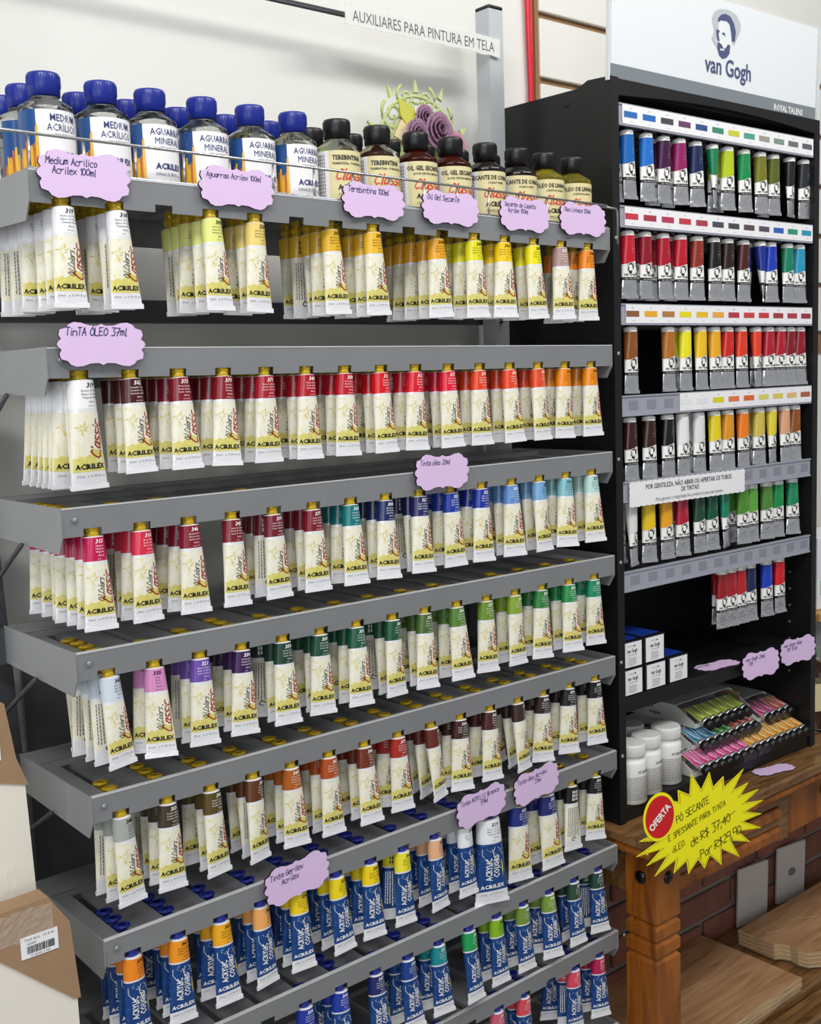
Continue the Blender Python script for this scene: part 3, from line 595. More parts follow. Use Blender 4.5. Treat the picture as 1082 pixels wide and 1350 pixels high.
for k, lanes in ROWS.items():
    for (ln, cn, hx, num, lines, cnt, kind, yo, lo, backs) in lanes:
        if ln > 4: cnt = min(cnt, 5 if k == 'A' else 3)
        pitch = {'o': 0.0228, 'a': 0.0228, 'O': 0.0145 if ln == 0 else 0.027, 'L': 0.035}[kind]
        y0 = 0.0125
        if k == 'A' and ln in (6, 9): y0 = 0.022
        if kind in 'OL' : y0 = 0.0155 if kind == 'O' else 0.011
        for i in range(cnt):
            yaw = -1.25*ln+yo+rr.uniform(-6, 6)+(rr.uniform(-9, 9) if i else 0)
            if i in backs: yaw += 170+rr.uniform(-14, 14)
            tilt = -(4.6+lo*1.3+rr.uniform(-.8, .8)-(1.2*i if kind == 'O' and ln == 0 else 0))
            sgn = -1 if i in backs else 1
            pp = shelf_pt(k, lane_x(ln)+0.003+rr.uniform(-.0015, .0015), y0+pitch*i, SURF+0.0022)
            what = {'o': 'oil paint tube', 'O': 'large oil paint tube', 'a': 'blue acrylic tube', 'L': 'big blue acrylic tube'}[kind]
            lname = LANE[int(ln)] if kind != 'L' else 'tenth'
            if i == 0: lab = '%s-banded %s numbered %d, front of %s lane, %s row' % (cn, what, num, lname, ROWN[k])
            else: lab = '%s-banded %s, %s from front in %s lane, %s row' % (cn, what, ORD[i], lname, ROWN[k])
            paint_tube(kind, pp, (radians(tilt)*sgn, radians(rr.uniform(-2.2, 2.2)), radians(yaw)), hx, num, lines, lab, 'tubes hanging in the %s row of the rack' % ROWN[k], 2 if num % 3 == 0 else 4)

# ================================================================ PRICE TAGS
def tag_outline(w, h):
    q = [(0, .93), (.10, .84), (.28, .86), (.44, .97), (.60, 1.0), (.72, .90), (.78, .74), (.92, .66), (.95, .42), (.90, .24), (.97, .12), (1, 0)]
    P = [(x, y) for x, y in q]+[(x, -y) for x, y in q[::-1][1:]]+[(-x, -y) for x, y in q[1:]]+[(-x, y) for x, y in q[::-1][1:-1]]
    return [(x*w/2, y*h/2) for x, y in P]
def price_tag(loc, rot, w, h, lines, label, group='lilac handwritten tags', msz=0.0062, xo=0.0, yo=0.0):
    t = thing('price_tag', label, 'price tag', loc, rot, group)
    mb = MB(); mb.prism(tag_outline(w, h), -0.0005, 0.0025, 0, mside=1); mb.obj('card', [M_tag, M_tagedge], t)
    mb = MB(); f = lambda x, y: (x, -0.0008, y)
    y = h*0.20
    for i, s_ in enumerate(lines):
        mb.script(s_, f, msz, -w*0.40+(0.006*i if i else 0)+xo, y-i*msz*1.35+yo, 0, w=0.12, jit=0.05)
    mb.obj('handwriting', M_navyink, t)
    return t
TAGS = [('A', 0.055, 0.000, 0.098, 0.046, ('Medium Acrilico', 'Acrilex 100ml'), 'first', 2), ('A', 0.229, 0.004, 0.095, 0.043, ('Aguarras Acrilex 100ml',), 'second', 0),
        ('A', 0.417, 0.005, 0.096, 0.042, ('Terebintina 100ml',), 'third', 0), ('A', 0.540, 0.006, 0.098, 0.042, ('Oil Gel SecanTe',), 'fourth', 0),
        ('A', 0.673, 0.008, 0.096, 0.045, ('Secante de Cobalto', 'Acrilex 100ml'), 'fifth', 0), ('A', 0.789, 0.010, 0.098, 0.045, ('Oleo Linhaça 100ml',), 'last', 0)]
for (k, x, dz, w, h, ln, nm, rz) in TAGS:
    sx, sy, sz, t = SH[k]
    price_tag((sx+x, sy-0.0045, sz+t*x/RW+dz-0.002), (0, radians(0.6-rz*0.4), 0), w, h, ln, 'lilac wavy tag on the top shelf reading %s' % ' '.join(ln).lower(), msz=0.0066 if len(ln[0]) < 18 else 0.0056)
price_tag((0.0455, -0.0205, -0.2815), (0, radians(0.5), 0), 0.095, 0.044, ('TinTA ÓLEO 37ml',), 'lilac wavy tag reading tinta oleo 37ml at left of second shelf', msz=0.0078)
price_tag((0.5045, -0.0125, -0.447), (0, radians(1.5), 0), 0.094, 0.046, ('Tinta óleo 20ml',), 'lilac wavy tag reading tinta oleo 20ml on third shelf')
price_tag((0.2635, 0.0035, -0.924), (0, radians(-5), 0), 0.096, 0.049, ('Tinta Gerilex', '   Acrilex'), 'lilac wavy tag on the sixth shelf left of the white tubes', msz=0.0068)
price_tag((0.572, 0.0035, -0.918), (0, radians(-4), 0), 0.096, 0.049, ('Tinta ACRILIC Branca', '           59ml'), 'lilac wavy tag above the big white acrylic tube', msz=0.0062)
price_tag((0.682, 0.0035, -0.916), (0, radians(-5), 0), 0.096, 0.049, ('Tinta óleo Acrilex', '          37ml'), 'lilac wavy tag above the two large blue oil tubes', msz=0.0062)

# ================================================================ BOTTLES
def bottle_mesh(R, Hs, H):
    mb = MB(); mb.lathe([(R*0.9, 0.0), (R*0.98, 0.002), (R, 0.005), (R, Hs*0.96), (R*0.97, Hs), (R*0.52, H-0.024), (R*0.47, H-0.021), (R*0.47, H-0.012)], 32)
    return mb.mesh('bottle_body', [M_clear])
def bottle_label(R, lines, kind):
    mb = MB(); z0, z1 = 0.016, 0.0735; n = 22; Rr = R+0.0003
    span = 1.35
    f = lambda x, y, o=0.0002: ((Rr+o)*sin(x/Rr), -(Rr+o)*cos(x/Rr), y)
    def patch(a0, a1, zz0, zz1, mi, o=0.0):
        vs = []; fs = []; m = 10
        for i in range(m+1):
            a = a0+(a1-a0)*i/m; vs += [((Rr+o)*sin(a), -(Rr+o)*cos(a), zz0), ((Rr+o)*sin(a), -(Rr+o)*cos(a), zz1)]
        for i in range(m): fs.append((2*i, 2*i+2, 2*i+3, 2*i+1))
        mb.add(vs, fs, mi, True)
    if kind == 'b':
        patch(-0.6, 1.6, z0, z1, 0)
        patch(-1.5, -0.6, z0, z1, 1); rr_ = random.Random(3)
        for i in range(8):      # painted figure: yellow and orange strokes on the blue end
            a = -1.45+0.11*i; h = 0.006+0.018*rr_.random()
            mb.add([f(a*Rr, z0+0.002, .0003), f((a+.16)*Rr, z0+0.002, .0003), f((a+.13)*Rr, z0+h+0.026*(i/8), .0003), f((a+.05)*Rr, z0+h+.004+0.018*(i/8), .0003)], [(0, 1, 2, 3)], 4 if i % 3 else 5)
        g = lambda x, y: f(x, y, 0.0004)
        mb.text(lines[0], g, 0.0098, 0.012, 0.0625, 2, sx=0.82, bold=0.008); mb.text(lines[1], g, 0.0098, 0.012, 0.0530, 2, sx=0.82)
        mb.text(lines[2], g, 0.0026, 0.013, 0.0490, 3); mb.add([g(-0.002, 0.0466), g(0.026, 0.0466), g(0.026, 0.0471), g(-0.002, 0.0471)], [(0, 1, 2, 3)], 3)
        mb.text('ACRILEX', g, 0.0086, 0.012, 0.0275, 2, sx=0.95, bold=0.035); mb.text('100ml (3.38 FL.oz.)', g, 0.0050, 0.012, 0.0205, 2, sx=.9)
        return mb.mesh('label', [M_paper, cm('#1c4a86'), M_navyink, M_greyink, cm('#e4b22c'), cm('#c0662a')])
    patch(-0.65, 1.5, z0, z1, 0); patch(-1.5, -0.65, z0, z1, 1)
    g = lambda x, y: f(x, y, 0.0004)
    for i in range(6):
        y = z0+0.004
        while y < z1-0.004: mb.add([g(-1.4*Rr+0.0028*i, y), g(-1.4*Rr+0.0028*i+.001, y), g(-1.4*Rr+0.0028*i+.001, y+.003), g(-1.4*Rr+0.0028*i, y+.003)], [(0, 1, 2, 3)], 2); y += 0.0042
    mb.text(lines[0], g, 0.0078, 0.006, 0.0625, 2, sx=0.80, bold=0.03); mb.text(lines[1], g, 0.0036, 0.008, 0.0570, 2, sx=0.95, bold=.02)
    mb.script('Classic', g, 0.0120, -0.010, 0.0395, 3, slant=0.4, w=0.14)
    mb.text('ACRILEX', g, 0.0086, 0.009, 0.0275, 2, sx=0.95, bold=0.035); mb.text('100ml e 3.38 fl oz', g, 0.0050, 0.009, 0.0205, 2, sx=.9)
    return mb.mesh('label', [M_beige, M_paper, M_ink, cm('#d23c2a')])
def cap_b(m):
    mb = MB(); mb.lathe([(0.0125, 0), (0.0158, 0.001), (0.0160, 0.008), (0.0165, 0.009), (0.0165, 0.021), (0.0155, 0.023), (0.006, 0.0235)], 28)
    for i in range(36):
        a = i*pi/18; mb.box((-0.0005, -0.0169, 0.010), (0.0005, -0.0163, 0.020), xf=lambda v, a=a: (v.x*cos(a)-v.y*sin(a), v.x*sin(a)+v.y*cos(a), v.z))
    return mb.mesh('screw_cap', [m])
BR = 0.0272; BH = 0.112
bm_c = bottle_mesh(BR, 0.080, BH)
def variant(m):
    me = bm_c.copy(); me.materials.clear(); me.materials.append(m); return me
bmesh_by = {'clear': bm_c, 'amber': variant(M_amber), 'dark': variant(M_darkb), 'oil': variant(M_oily)}
capblue = cap_b(M_bluecap); capblack = cap_b(M_blackcap)
lm = bottle_label(BR, ('MEDIUM', 'ACRÍLICO', 'PARA ARTESANATO'), 'b'); la = bottle_label(BR, ('AGUARRÁS', 'MINERAL', 'PARA ARTESANATO'), 'b')
lt = bottle_label(BR, ('TEREBINTINA', 'TREMENTINA - TURPENTINE'), 'k'); lg = bottle_label(BR, ('OIL GEL SECANTE', 'QUICK DRYING MEDIUM'), 'k')
ls = bottle_label(BR, ('SECANTE DE COBALTO', 'COBALT DRIER'), 'k'); lo_ = bottle_label(BR, ('ÓLEO DE LINHAÇA', 'ACEITE DE LINAZA'), 'k')
BOT = [(0.026, 'clear', lm, 'b', 'acrylic medium', 0), (0.087, 'clear', lm, 'b', 'acrylic medium', -14), (0.143, 'clear', la, 'b', 'mineral spirits', -4), (0.206, 'clear', la, 'b', 'mineral spirits', -16), (0.268, 'clear', la, 'b', 'mineral spirits', -10), (0.327, 'clear', la, 'b', 'mineral spirits', -6),
       (0.391, 'clear', lt, 'k', 'turpentine', -16), (0.453, 'clear', lt, 'k', 'turpentine', -26), (0.516, 'amber', lg, 'k', 'amber drying gel', -18), (0.576, 'amber', lg, 'k', 'amber drying gel', -22),
       (0.639, 'dark', ls, 'k', 'dark cobalt drier', -20), (0.700, 'dark', ls, 'k', 'dark cobalt drier', -26), (0.756, 'oil', lo_, 'k', 'yellow linseed oil', -16), (0.814, 'oil', lo_, 'k', 'yellow linseed oil', -22)]
prev = None
for x, bk, lb, ck, nm, yaw in BOT:
    for row in range(3):
        yy = 0.052+0.056*row
        xx = x+0.0
        sx, sy, sz, t = SH['A']; z = sz+t*x/RW+SURF
        if row == 2 and bk != 'clear': continue
        side = 'right' if prev == nm or prev == nm+'0' else 'left'
        lab = '%s bottle with %s cap, %s of its kind, %s' % (nm, 'blue' if ck == 'b' else 'black', 'X', ('front row behind the wire guard', 'second row on top shelf', 'back row on top shelf')[row])
        idx = [b[0] for b in BOT if b[4] == nm].index(x); cnt = len([b for b in BOT if b[4] == nm])
        od = (['left one', 'right one'] if cnt == 2 else ['leftmost', 'second', 'third', 'rightmost'])[idx]
        lab = lab.replace('X of its kind', od).replace('X', od).replace(' of its kind', '')
        t_ = thing('bottle', lab, 'bottle', (xx, yy+sy, z+0.0003), (0, 0, radians(yaw*0.5-9-x*16+(rr.uniform(-30, 30) if row else 0))), 'bottles on the top shelf')
        mk('bottle_body', bmesh_by[bk], t_); mk('label', lb, t_); mk('screw_cap', capblue if ck == 'b' else capblack, t_, (0, 0, BH-0.022))

# ================================================================ HEADER STRIP ON THE ROD
b = lean(0.185)
o = None
mb = MB(); rj = random.Random(2)
top = [(x*0.01, 0.0145+rj.uniform(-.0012, .0012)) for x in range(0, 31)]; bot = [(x*0.01, -0.0135+rj.uniform(-.0012, .0012)) for x in range(30, -1, -1)]
mb.prism([(x-0.15, z) for x, z in top+bot], -0.0004, 0.0004)
t = thing('paper_sign', 'white crinkled paper strip reading auxiliares para pintura em tela', 'sign', (0.690, 0.2015, 0.1795), (0, radians(0.2), 0))
mb.obj('paper_strip', mat('crinkled_paper', '#d9dad6', 0.5, noise=0.08, nscale=90, bump=0.6), t)
mb = MB(); mb.text('AUXILIARES PARA PINTURA EM TELA', lambda x, y: (x, -0.0006, y), 0.0215, 0, -0.0072, 0, sx=0.775, res=3); mb.obj('printed_words', M_ink, t)
mb = MB(); mb.box((-0.153, -0.0012, -0.016), (0.152, -0.0009, 0.017)); mb.obj('plastic_sleeve', mat('thin_clear_sleeve', '#ffffff', 0.08, alpha=0.05, spec=0.9), t)

# ================================================================ ROSE PLAQUE
def spiral(mb, cx, cz, r0, turns, a0, d, w, mi, y=0.0):
    P = []; n = int(18*turns)
    for i in range(n+1):
        q = i/n; a = a0+d*2*pi*turns*q; r = r0*(1-q*0.86); P.append((cx+r*cos(a), y, cz+r*sin(a)))
    mb.tube(P, [w*(1-0.3*i/n) for i in range(n+1)], 6, mi)
pl = thing('rose_plaque', 'pale green scrollwork wooden plaque with purple roses behind the bottles', 'ornament', (0.678, 0.200, -0.137), (radians(-6), 0, radians(-12))); pl.scale = (0.80, 1, 1)
mb = MB()
for s_ in (-1, 1):
    for (cx, cz, r0, tn, a0, w) in ((0.022, 0.226, 0.020, 1.5, 1.2, 0.0032), (0.052, 0.200, 0.024, 1.6, 0.9, 0.0036), (0.070, 0.168, 0.022, 1.5, 0.4, 0.0036), (0.080, 0.132, 0.022, 1.5, -0.2, 0.0034), (0.036, 0.180, 0.020, 1.3, 2.2, 0.003), (0.012, 0.212, 0.012, 1.3, 2.6, .0026)):
        spiral(mb, s_*cx, cz, r0, tn, a0 if s_ > 0 else pi-a0, -s_, w*0.85, 0)
for a, cx, cz in ((-0.5, -0.052, 0.226), (0.5, 0.05, 0.228), (-1.1, -0.092, 0.178), (1.1, 0.09, 0.18), (0, 0, 0.235)):
    P = [(cx-0.005*cos(a), cz-0.005*sin(-a)), (cx+0.005*cos(a), cz+0.005*sin(-a)), (cx+0.016*sin(a), cz+0.020*cos(a))]; mb.prism([(x, z) for x, z in P], -0.003, 0.003)
mb.prism([(-0.055, 0.0), (0.055, 0.0), (0.07, 0.08), (0.06, 0.15), (0.03, 0.19), (0, 0.20), (-0.03, 0.19), (-0.06, 0.15), (-0.07, 0.08)], -0.002, 0.002)
mb.tube([(0.088*cos(a), 0, 0.138+0.092*sin(a)) for a in [pi*(-0.15+1.3*i/30) for i in range(31)]], 0.0026, 6)
mb.tube([(0.062*cos(a), 0, 0.138+0.066*sin(a)) for a in [pi*i/20 for i in range(21)]], 0.0026, 6)
mb.obj('scrollwork', mat('pale_green_painted_wood', '#b9c585', 0.6, noise=0.15, nscale=60), pl)
def rose(cx, cz, R, m, y=-0.014):
    mb = MB()
    for ring, (n, rad, h) in enumerate(((5, 1.0, 0.5), (5, 0.78, 0.75), (4, 0.55, 0.95), (3, 0.32, 1.1))):
        for i in range(n):
            a0 = 2*pi*i/n+ring*0.7; vs = []; m_ = 6
            for j in range(m_+1):
                a = a0+(j/m_-0.5)*2*pi/n*1.5; fl = 1+0.10*cos((j/m_-0.5)*pi)
                vs += [(R*0.15*cos(a), 0, R*0.15*sin(a)), (R*rad*0.85*cos(a), -R*h*0.55, R*rad*0.85*sin(a)), (R*rad*fl*cos(a), -R*h*0.8, R*rad*fl*sin(a)), (R*rad*fl*1.06*cos(a), -R*h*0.72, R*rad*fl*1.06*sin(a))]
            fs = []
            for j in range(m_):
                for q in range(3): fs.append((4*j+q, 4*j+q+1, 4*(j+1)+q+1, 4*(j+1)+q))
            mb.add(vs, fs, 0, True)
    mb.obj('rose', m, pl, (cx, y, cz))
mr1 = mat('mauve_rose_paper', '#8f6a84', 0.6, noise=0.2, nscale=120); mr2 = mat('pink_rose_paper', '#b8819a', 0.6, noise=0.2, nscale=120)
rose(-0.016, 0.165, 0.022, mr1); rose(0.026, 0.172, 0.025, mr1, -0.018); rose(0.006, 0.193, 0.018, mr1, -0.010); rose(0.062, 0.152, 0.021, mr2)
for P, m in (([(-0.045, 0.222), (-0.028, 0.214), (-0.012, 0.206), (-0.014, 0.190), (-0.030, 0.180), (-0.043, 0.196)], mat('lime_leaf', '#b9b838', 0.5, noise=0.2, nscale=50)), ([(-0.060, 0.165), (-0.042, 0.190), (-0.026, 0.176), (-0.038, 0.156)], mat('cream_leaf', '#d8c39a', 0.6))):
    mb = MB(); mb.prism(P, -0.012, -0.009); mb.obj('leaf', m, pl)

# ================================================================ BLACK CABINET
CX, CY, CA = 0.894, 0.025, -0.0174
CWD, CD, CZ0, CZ1 = 0.5606, 0.255, -1.047, 0.106
def cab(x, y, z): return (CX+x*cos(CA)-y*sin(CA), CY+x*sin(CA)+y*cos(CA), z)
cb = thing('display_cabinet', 'tall black open display cabinet with slotted shelves standing on the wooden table', 'cabinet', (CX, CY, CZ0), (0, 0, CA))
H = CZ1-CZ0; TH = 0.016
def zz(z): return z-CZ0
def panel(mirror):
    mb = MB(); P = [(0, 0), (CD, 0), (CD, H+0.001), (0.068, H-0.003), (0.046, H+0.005), (0.0, H+0.002)] if not mirror else [(0, 0), (CD, 0), (CD, H), (0, H)]
    mb.prism(P, 0, TH, xf=lambda v: (v.y, v.x, v.z)); return mb
o = panel(False).obj('side_panel', M_black, cb); 
mb = MB(); mb.lathe([(0.0042, 0), (0.0042, 0.0008), (0.002, 0.001)], 12, xf=lambda v: (-v.z, 0.090+v.x, H-0.022+v.y)); mb.obj('screw', mat('dark_screw', '#2a2a2c', 0.3, 0.6), o)
o = panel(True).obj('side_panel', M_black, cb, (CWD-TH, 0, 0))
mb = MB()
for yy in (0.045, 0.19):
    for i in range(30):
        z = 0.14+0.032*i
        if z > H-0.1: break
        mb.lathe([(0.0026, 0), (0.0026, 0.0004)], 8, xf=lambda v, z=z, yy=yy: (-v.z, yy+v.x, z+v.y))
mb.obj('peg_holes', mat('peg_hole_metal', '#6c6c6c', 0.5), o)['kind'] = 'stuff'
MB().box((TH, CD-0.008, 0), (CWD-TH, CD, H)).obj('back_panel', M_black, cb)
MB().box((TH, 0.004, 0.0), (CWD-TH, CD-0.008, 0.022)).obj('base_panel', M_black, cb)
MB().box((TH, 0.01, H-0.018), (CWD-TH, CD, H-0.002)).obj('top_panel', M_black, cb)
mb = MB(); n = 14
P = [(TH, H)]+[(TH+(CWD-2*TH)*i/n, H-0.024+0.011*sin(pi*i/n)) for i in range(n+1)]+[(CWD-TH, H)]
mb.prism([(x, z) for x, z in P], 0.0, 0.016); mb.obj('arched_rail', M_black, cb)
ZS = [0.0719, -0.0780, -0.2243, -0.3646, -0.4985, -0.6406]
SW = [['#2f6cb8', '#2f6cb8', '#4a4a52', '#6c4468', '#34528c', '#3f8a74', '#c8cc3c', '#4fa08c', '#9c9a88', '#7c9488', '#6a7074', '#5c6068'],
      ['#c43a4c', '#a83848', '#b43a5c', '#c03a4c', '#a83e4c', '#4a4a50', '#4c4448', '#5a484c', '#544c60', '#2c5cb8', '#2c9070', '#2c94b0'],
      ['#8a5c3a', '#e8a82a', '#b07a44', '#e6d820', '#eabc24', '#e8a844', '#b43444', '#cc3c44', '#c83a3c', '#a03440', '#b03440', '#982c44'],
      [None, None, None, '#e4e4e8', '#e4e4e8', '#e2ce1c', '#e07840', '#dc6430', '#d8d070', '#dcc85c', '#e0b878', '#a85c38'], None, None]
shelf_me = None
for i, z in enumerate(ZS):
    s_ = mk('shelf', None, cb, (0, 0, zz(z))); s_.empty_display_size = .02
    mb = MB(); x0 = TH+0.004; x1 = CWD-TH-0.004; sp = (x1-x0)/12
    for k in range(12):
        mb.box((x0+k*sp+0.004 if k else x0, 0.010, -0.028), (x0+(k+1)*sp-0.010, 0.20, -0.0265))
    mb.box((x0, 0.20, -0.028), (x1, 0.24, -0.0265)); mb.box((x0, 0.238, -0.028), (x1, 0.24, -0.008))
    mb.obj('slotted_plate', M_shelfsteel, s_)
    mb = MB(); vs = lambda a, b: None
    mb.box((x0-0.002, 0.003, -0.031), (x1+0.002, 0.009, 0.0)); mb.box((x0-0.002, 0.0012, -0.032), (x1+0.002, 0.006, -0.0295)); mb.box((x0-0.002, 0.0012, -0.002), (x1+0.002, 0.006, 0.0005))
    for k in range(12): mb.box((x0+(k+.35)*sp, 0.0025, -0.022), (x0+(k+.85)*sp, 0.0031, -0.008), 1)
    h = mb.obj('label_holder', [M_holder, mat('holder_window', '#858792', 0.3)], s_)
    if SW[i]:
        mb = MB(); mats = [M_paper, M_greyink]; k0 = 3 if i == 3 else 0
        fx = lambda x, y: (x, 0.0006, y)
        xa = x0+0.006+(0.003 if i else 0)+(k0*sp if k0 else 0); mb.box((xa, 0.0009, -0.0290), (x1+0.001, 0.0020, -0.0010), 0)
        for k in range(k0, 12):
            c = SW[i][k]; mats.append(cm(c)); a = x0+k*sp+0.009; 
            mb.add([fx(a, -0.0195), fx(a+sp*.70, -0.0195), fx(a+sp*.70, -0.0105), fx(a, -0.0105)], [(0, 1, 2, 3)], len(mats)-1)
            mb.text(str(200+17*k+i*41), fx, 0.0034, a+sp*.35, -0.0070, 1); mb.text('+++ o', fx, 0.0028, a+sp*.42, -0.0262, 1)
        mb.obj('paper_strip', mats, s_)
# lower fixed shelf
MB().box((TH, 0.006, zz(-0.869)), (CWD-TH, CD-0.008, zz(-0.845))).obj('fixed_shelf', M_black, cb)

# banner on top of the cabinet
def head(mb, f, s, mh, md, mw, detail=True):
    K = lambda P: [(((x-590)/100)*s, ((150-y)/100)*s) for x, y in P]
    mb.flat(K([(517, 95), (528, 62), (556, 42), (600, 35), (640, 50), (661, 85), (660, 120), (645, 160), (630, 196), (612, 150), (560, 150), (540, 190), (555, 238), (532, 210), (518, 190), (530, 150)]), mh, f)
    g = lambda x, y: f(x, y, 1)
    mb.flat(K([(550, 95), (608, 95), (618, 178), (608, 205), (592, 240), (560, 240), (546, 200)]), mw, g)
    g = lambda x, y: f(x, y, 2)
    mb.flat(K([(546, 88), (560, 68), (582, 58), (606, 64), (625, 90), (637, 130), (633, 175), (617, 180), (612, 140), (604, 104), (588, 90), (560, 95), (546, 108)]), md, g)
    mb.flat(K([(539, 140), (556, 143), (550, 160), (557, 196), (547, 192), (541, 170)]), md, g)
    mb.flat(K([(547, 198), (566, 204), (577, 222), (586, 220), (598, 196), (610, 200), (607, 240), (592, 262), (573, 270), (556, 256), (546, 226)]), md, g)
    if detail:
        mb.flat(K([(566, 152), (574, 146), (583, 152), (586, 166), (578, 158), (570, 160)]), md, g)
        g3 = lambda x, y: f(x, y, 3); mb.flat(K([(558, 228), (566, 224), (580, 226), (578, 234), (568, 231), (560, 236)]), mw, g3)
bn = thing('brand_sign', 'white display header in a clear holder with portrait logo above the black cabinet', 'sign', cab(0, 0.004, CZ1), (radians(2), 0, CA))
BW = 0.550
mb = MB(); mb.box((0.003, 0, -0.002), (BW, 0.0012, 0.155)); mb.obj('paper', mat('cool_white_card', '#dfe3e6', 0.35), bn)
mb = MB(); mb.box((0.003, -0.0006, -0.004), (BW, -0.0001, 0.021)); mb.obj('grey_band', mat('grey_foot_band', '#707980', 0.3), bn)
mb = MB(); f = lambda x, y, l=0: (0.283+x, -0.0006-0.0002*l, 0.078+y)
g = lambda x, y, l=0: (0.283+x*1.62, -0.0006-0.0002*l, 0.1050+y)
head(mb, g, 0.0330, 2, 1, 0)
mb.text('van Gogh', lambda x, y: f(x, y), 0.037, 0.009, -0.0375, 1, sx=0.88, bold=0.02, res=4)
mb.obj('logo', [mat('cool_white_card', ''), M_navyink, mat('logo_grey', '#b4babf', 0.4)], bn)
mb = MB(); mb.text('ROYAL TALENS', lambda x, y: (x, -0.0009, y), 0.014, 0.466, 0.0035, 0, sx=0.9, bold=0.02); mb.obj('foot_words', M_white, bn)
mb = MB(); mb.box((-0.002, -0.0022, -0.004), (BW+0.006, -0.0014, 0.160)); mb.box((-0.002, 0.0022, -0.004), (BW+0.006, 0.0030, 0.160)); 
mb.obj('clear_holder', mat('clear_acrylic', '#ffffff', 0.05, alpha=0.03, spec=0.8), bn)
mb = MB(); mb.box((-0.0042, -0.0026, -0.004), (-0.001, 0.0034, 0.160)); mb.obj('holder_edge', mat('acrylic_edge', '#d4dadc', 0.1, spec=0.8), bn); MB().box((BW+0.004, -0.0026, -0.004), (BW+0.008, 0.0034, 0.160)).obj('holder_edge', MATS['acrylic_edge'], bn)

# van Gogh style tubes ------------------------------------------
VL, VR = 0.101, 0.0107
VS = tube_geo(VL, VR, 0.36); vf = onto(VS, VR, VL)
def v_body():
    mb = MB(); mb.lathe([(VR*0.6, 0.003), (VR*0.97, 0.0005), (VR, 0)], 20, mi=1)
    body_part(mb, VS, 0, 0.06, 1, m=1); body_part(mb, VS, 0.44, 0.68, 1, m=3); body_part(mb, VS, 0.68, 0.725, 2, m=1); body_part(mb, VS, 0.725, 1.0, 0, m=5); crimp(mb, VS, VL, VR, 0)
    g = lambda x, y, l=0: vf(x+0.001, y-0.0545, 0.0003+0.0001*l)
    head(mb, g, 0.0078, 3, 2, 1, False)
    mb.text('van Gogh', lambda x, y: vf(x, y, .0004), 0.0062, 0.0005, -0.0665, 2, sx=0.8, bold=0.02)
    mb.text('OIL COLOUR', lambda x, y: vf(x, y, .0004), 0.0028, 0.0005, -0.0722, 1)
    mb.text('40ml', lambda x, y: vf(x, y, .0004), 0.003, 0.0, -0.004, 2)
    return mb.mesh('body', [M_silver, M_white, M_ink, M_greyink])
def v_band():
    mb = MB(); n = 24; vs = []; fs = []
    for k in range(4):
        for i in range(n+1):
            th = 2*pi*i/n-pi; low = 0.44+0.045*sin(th+2.6)
            if k == 3: t = low
            else: t = 0.06+(0.44-0.045-0.06)*k/2.2
            vs.append(VS(th, t, 0.0003))
    for k in range(3):
        for i in range(n): fs.append((k*(n+1)+i, (k+1)*(n+1)+i, (k+1)*(n+1)+i+1, k*(n+1)+i+1))
    mb.add(vs, fs, 0, True)
    for q in range(9):
        y = -0.010-0.0028*q; w = [0.006, 0.007, 0.0065, 0.008, 0.006, 0.007, 0.005, 0.0065, 0.006][q]
        mb.add([vf(0.002, y, .0005), vf(0.002+w, y, .0005), vf(0.002+w, y+0.0007, .0005), vf(0.002, y+0.0007, .0005)], [(0, 1, 2, 3)], 1)
    return mb.mesh('colour_band', [M_white, mat('faint_print', '#b9b3ac', 0.4)])
vb, vbd = v_body(), v_band()
mb = MB(); mb.lathe([(0.0070, 0), (0.0076, -0.001), (0.0078, -0.007), (0.0068, -0.008)][::-1], 14); vcap = mb.mesh('cap', [M_blackcap])
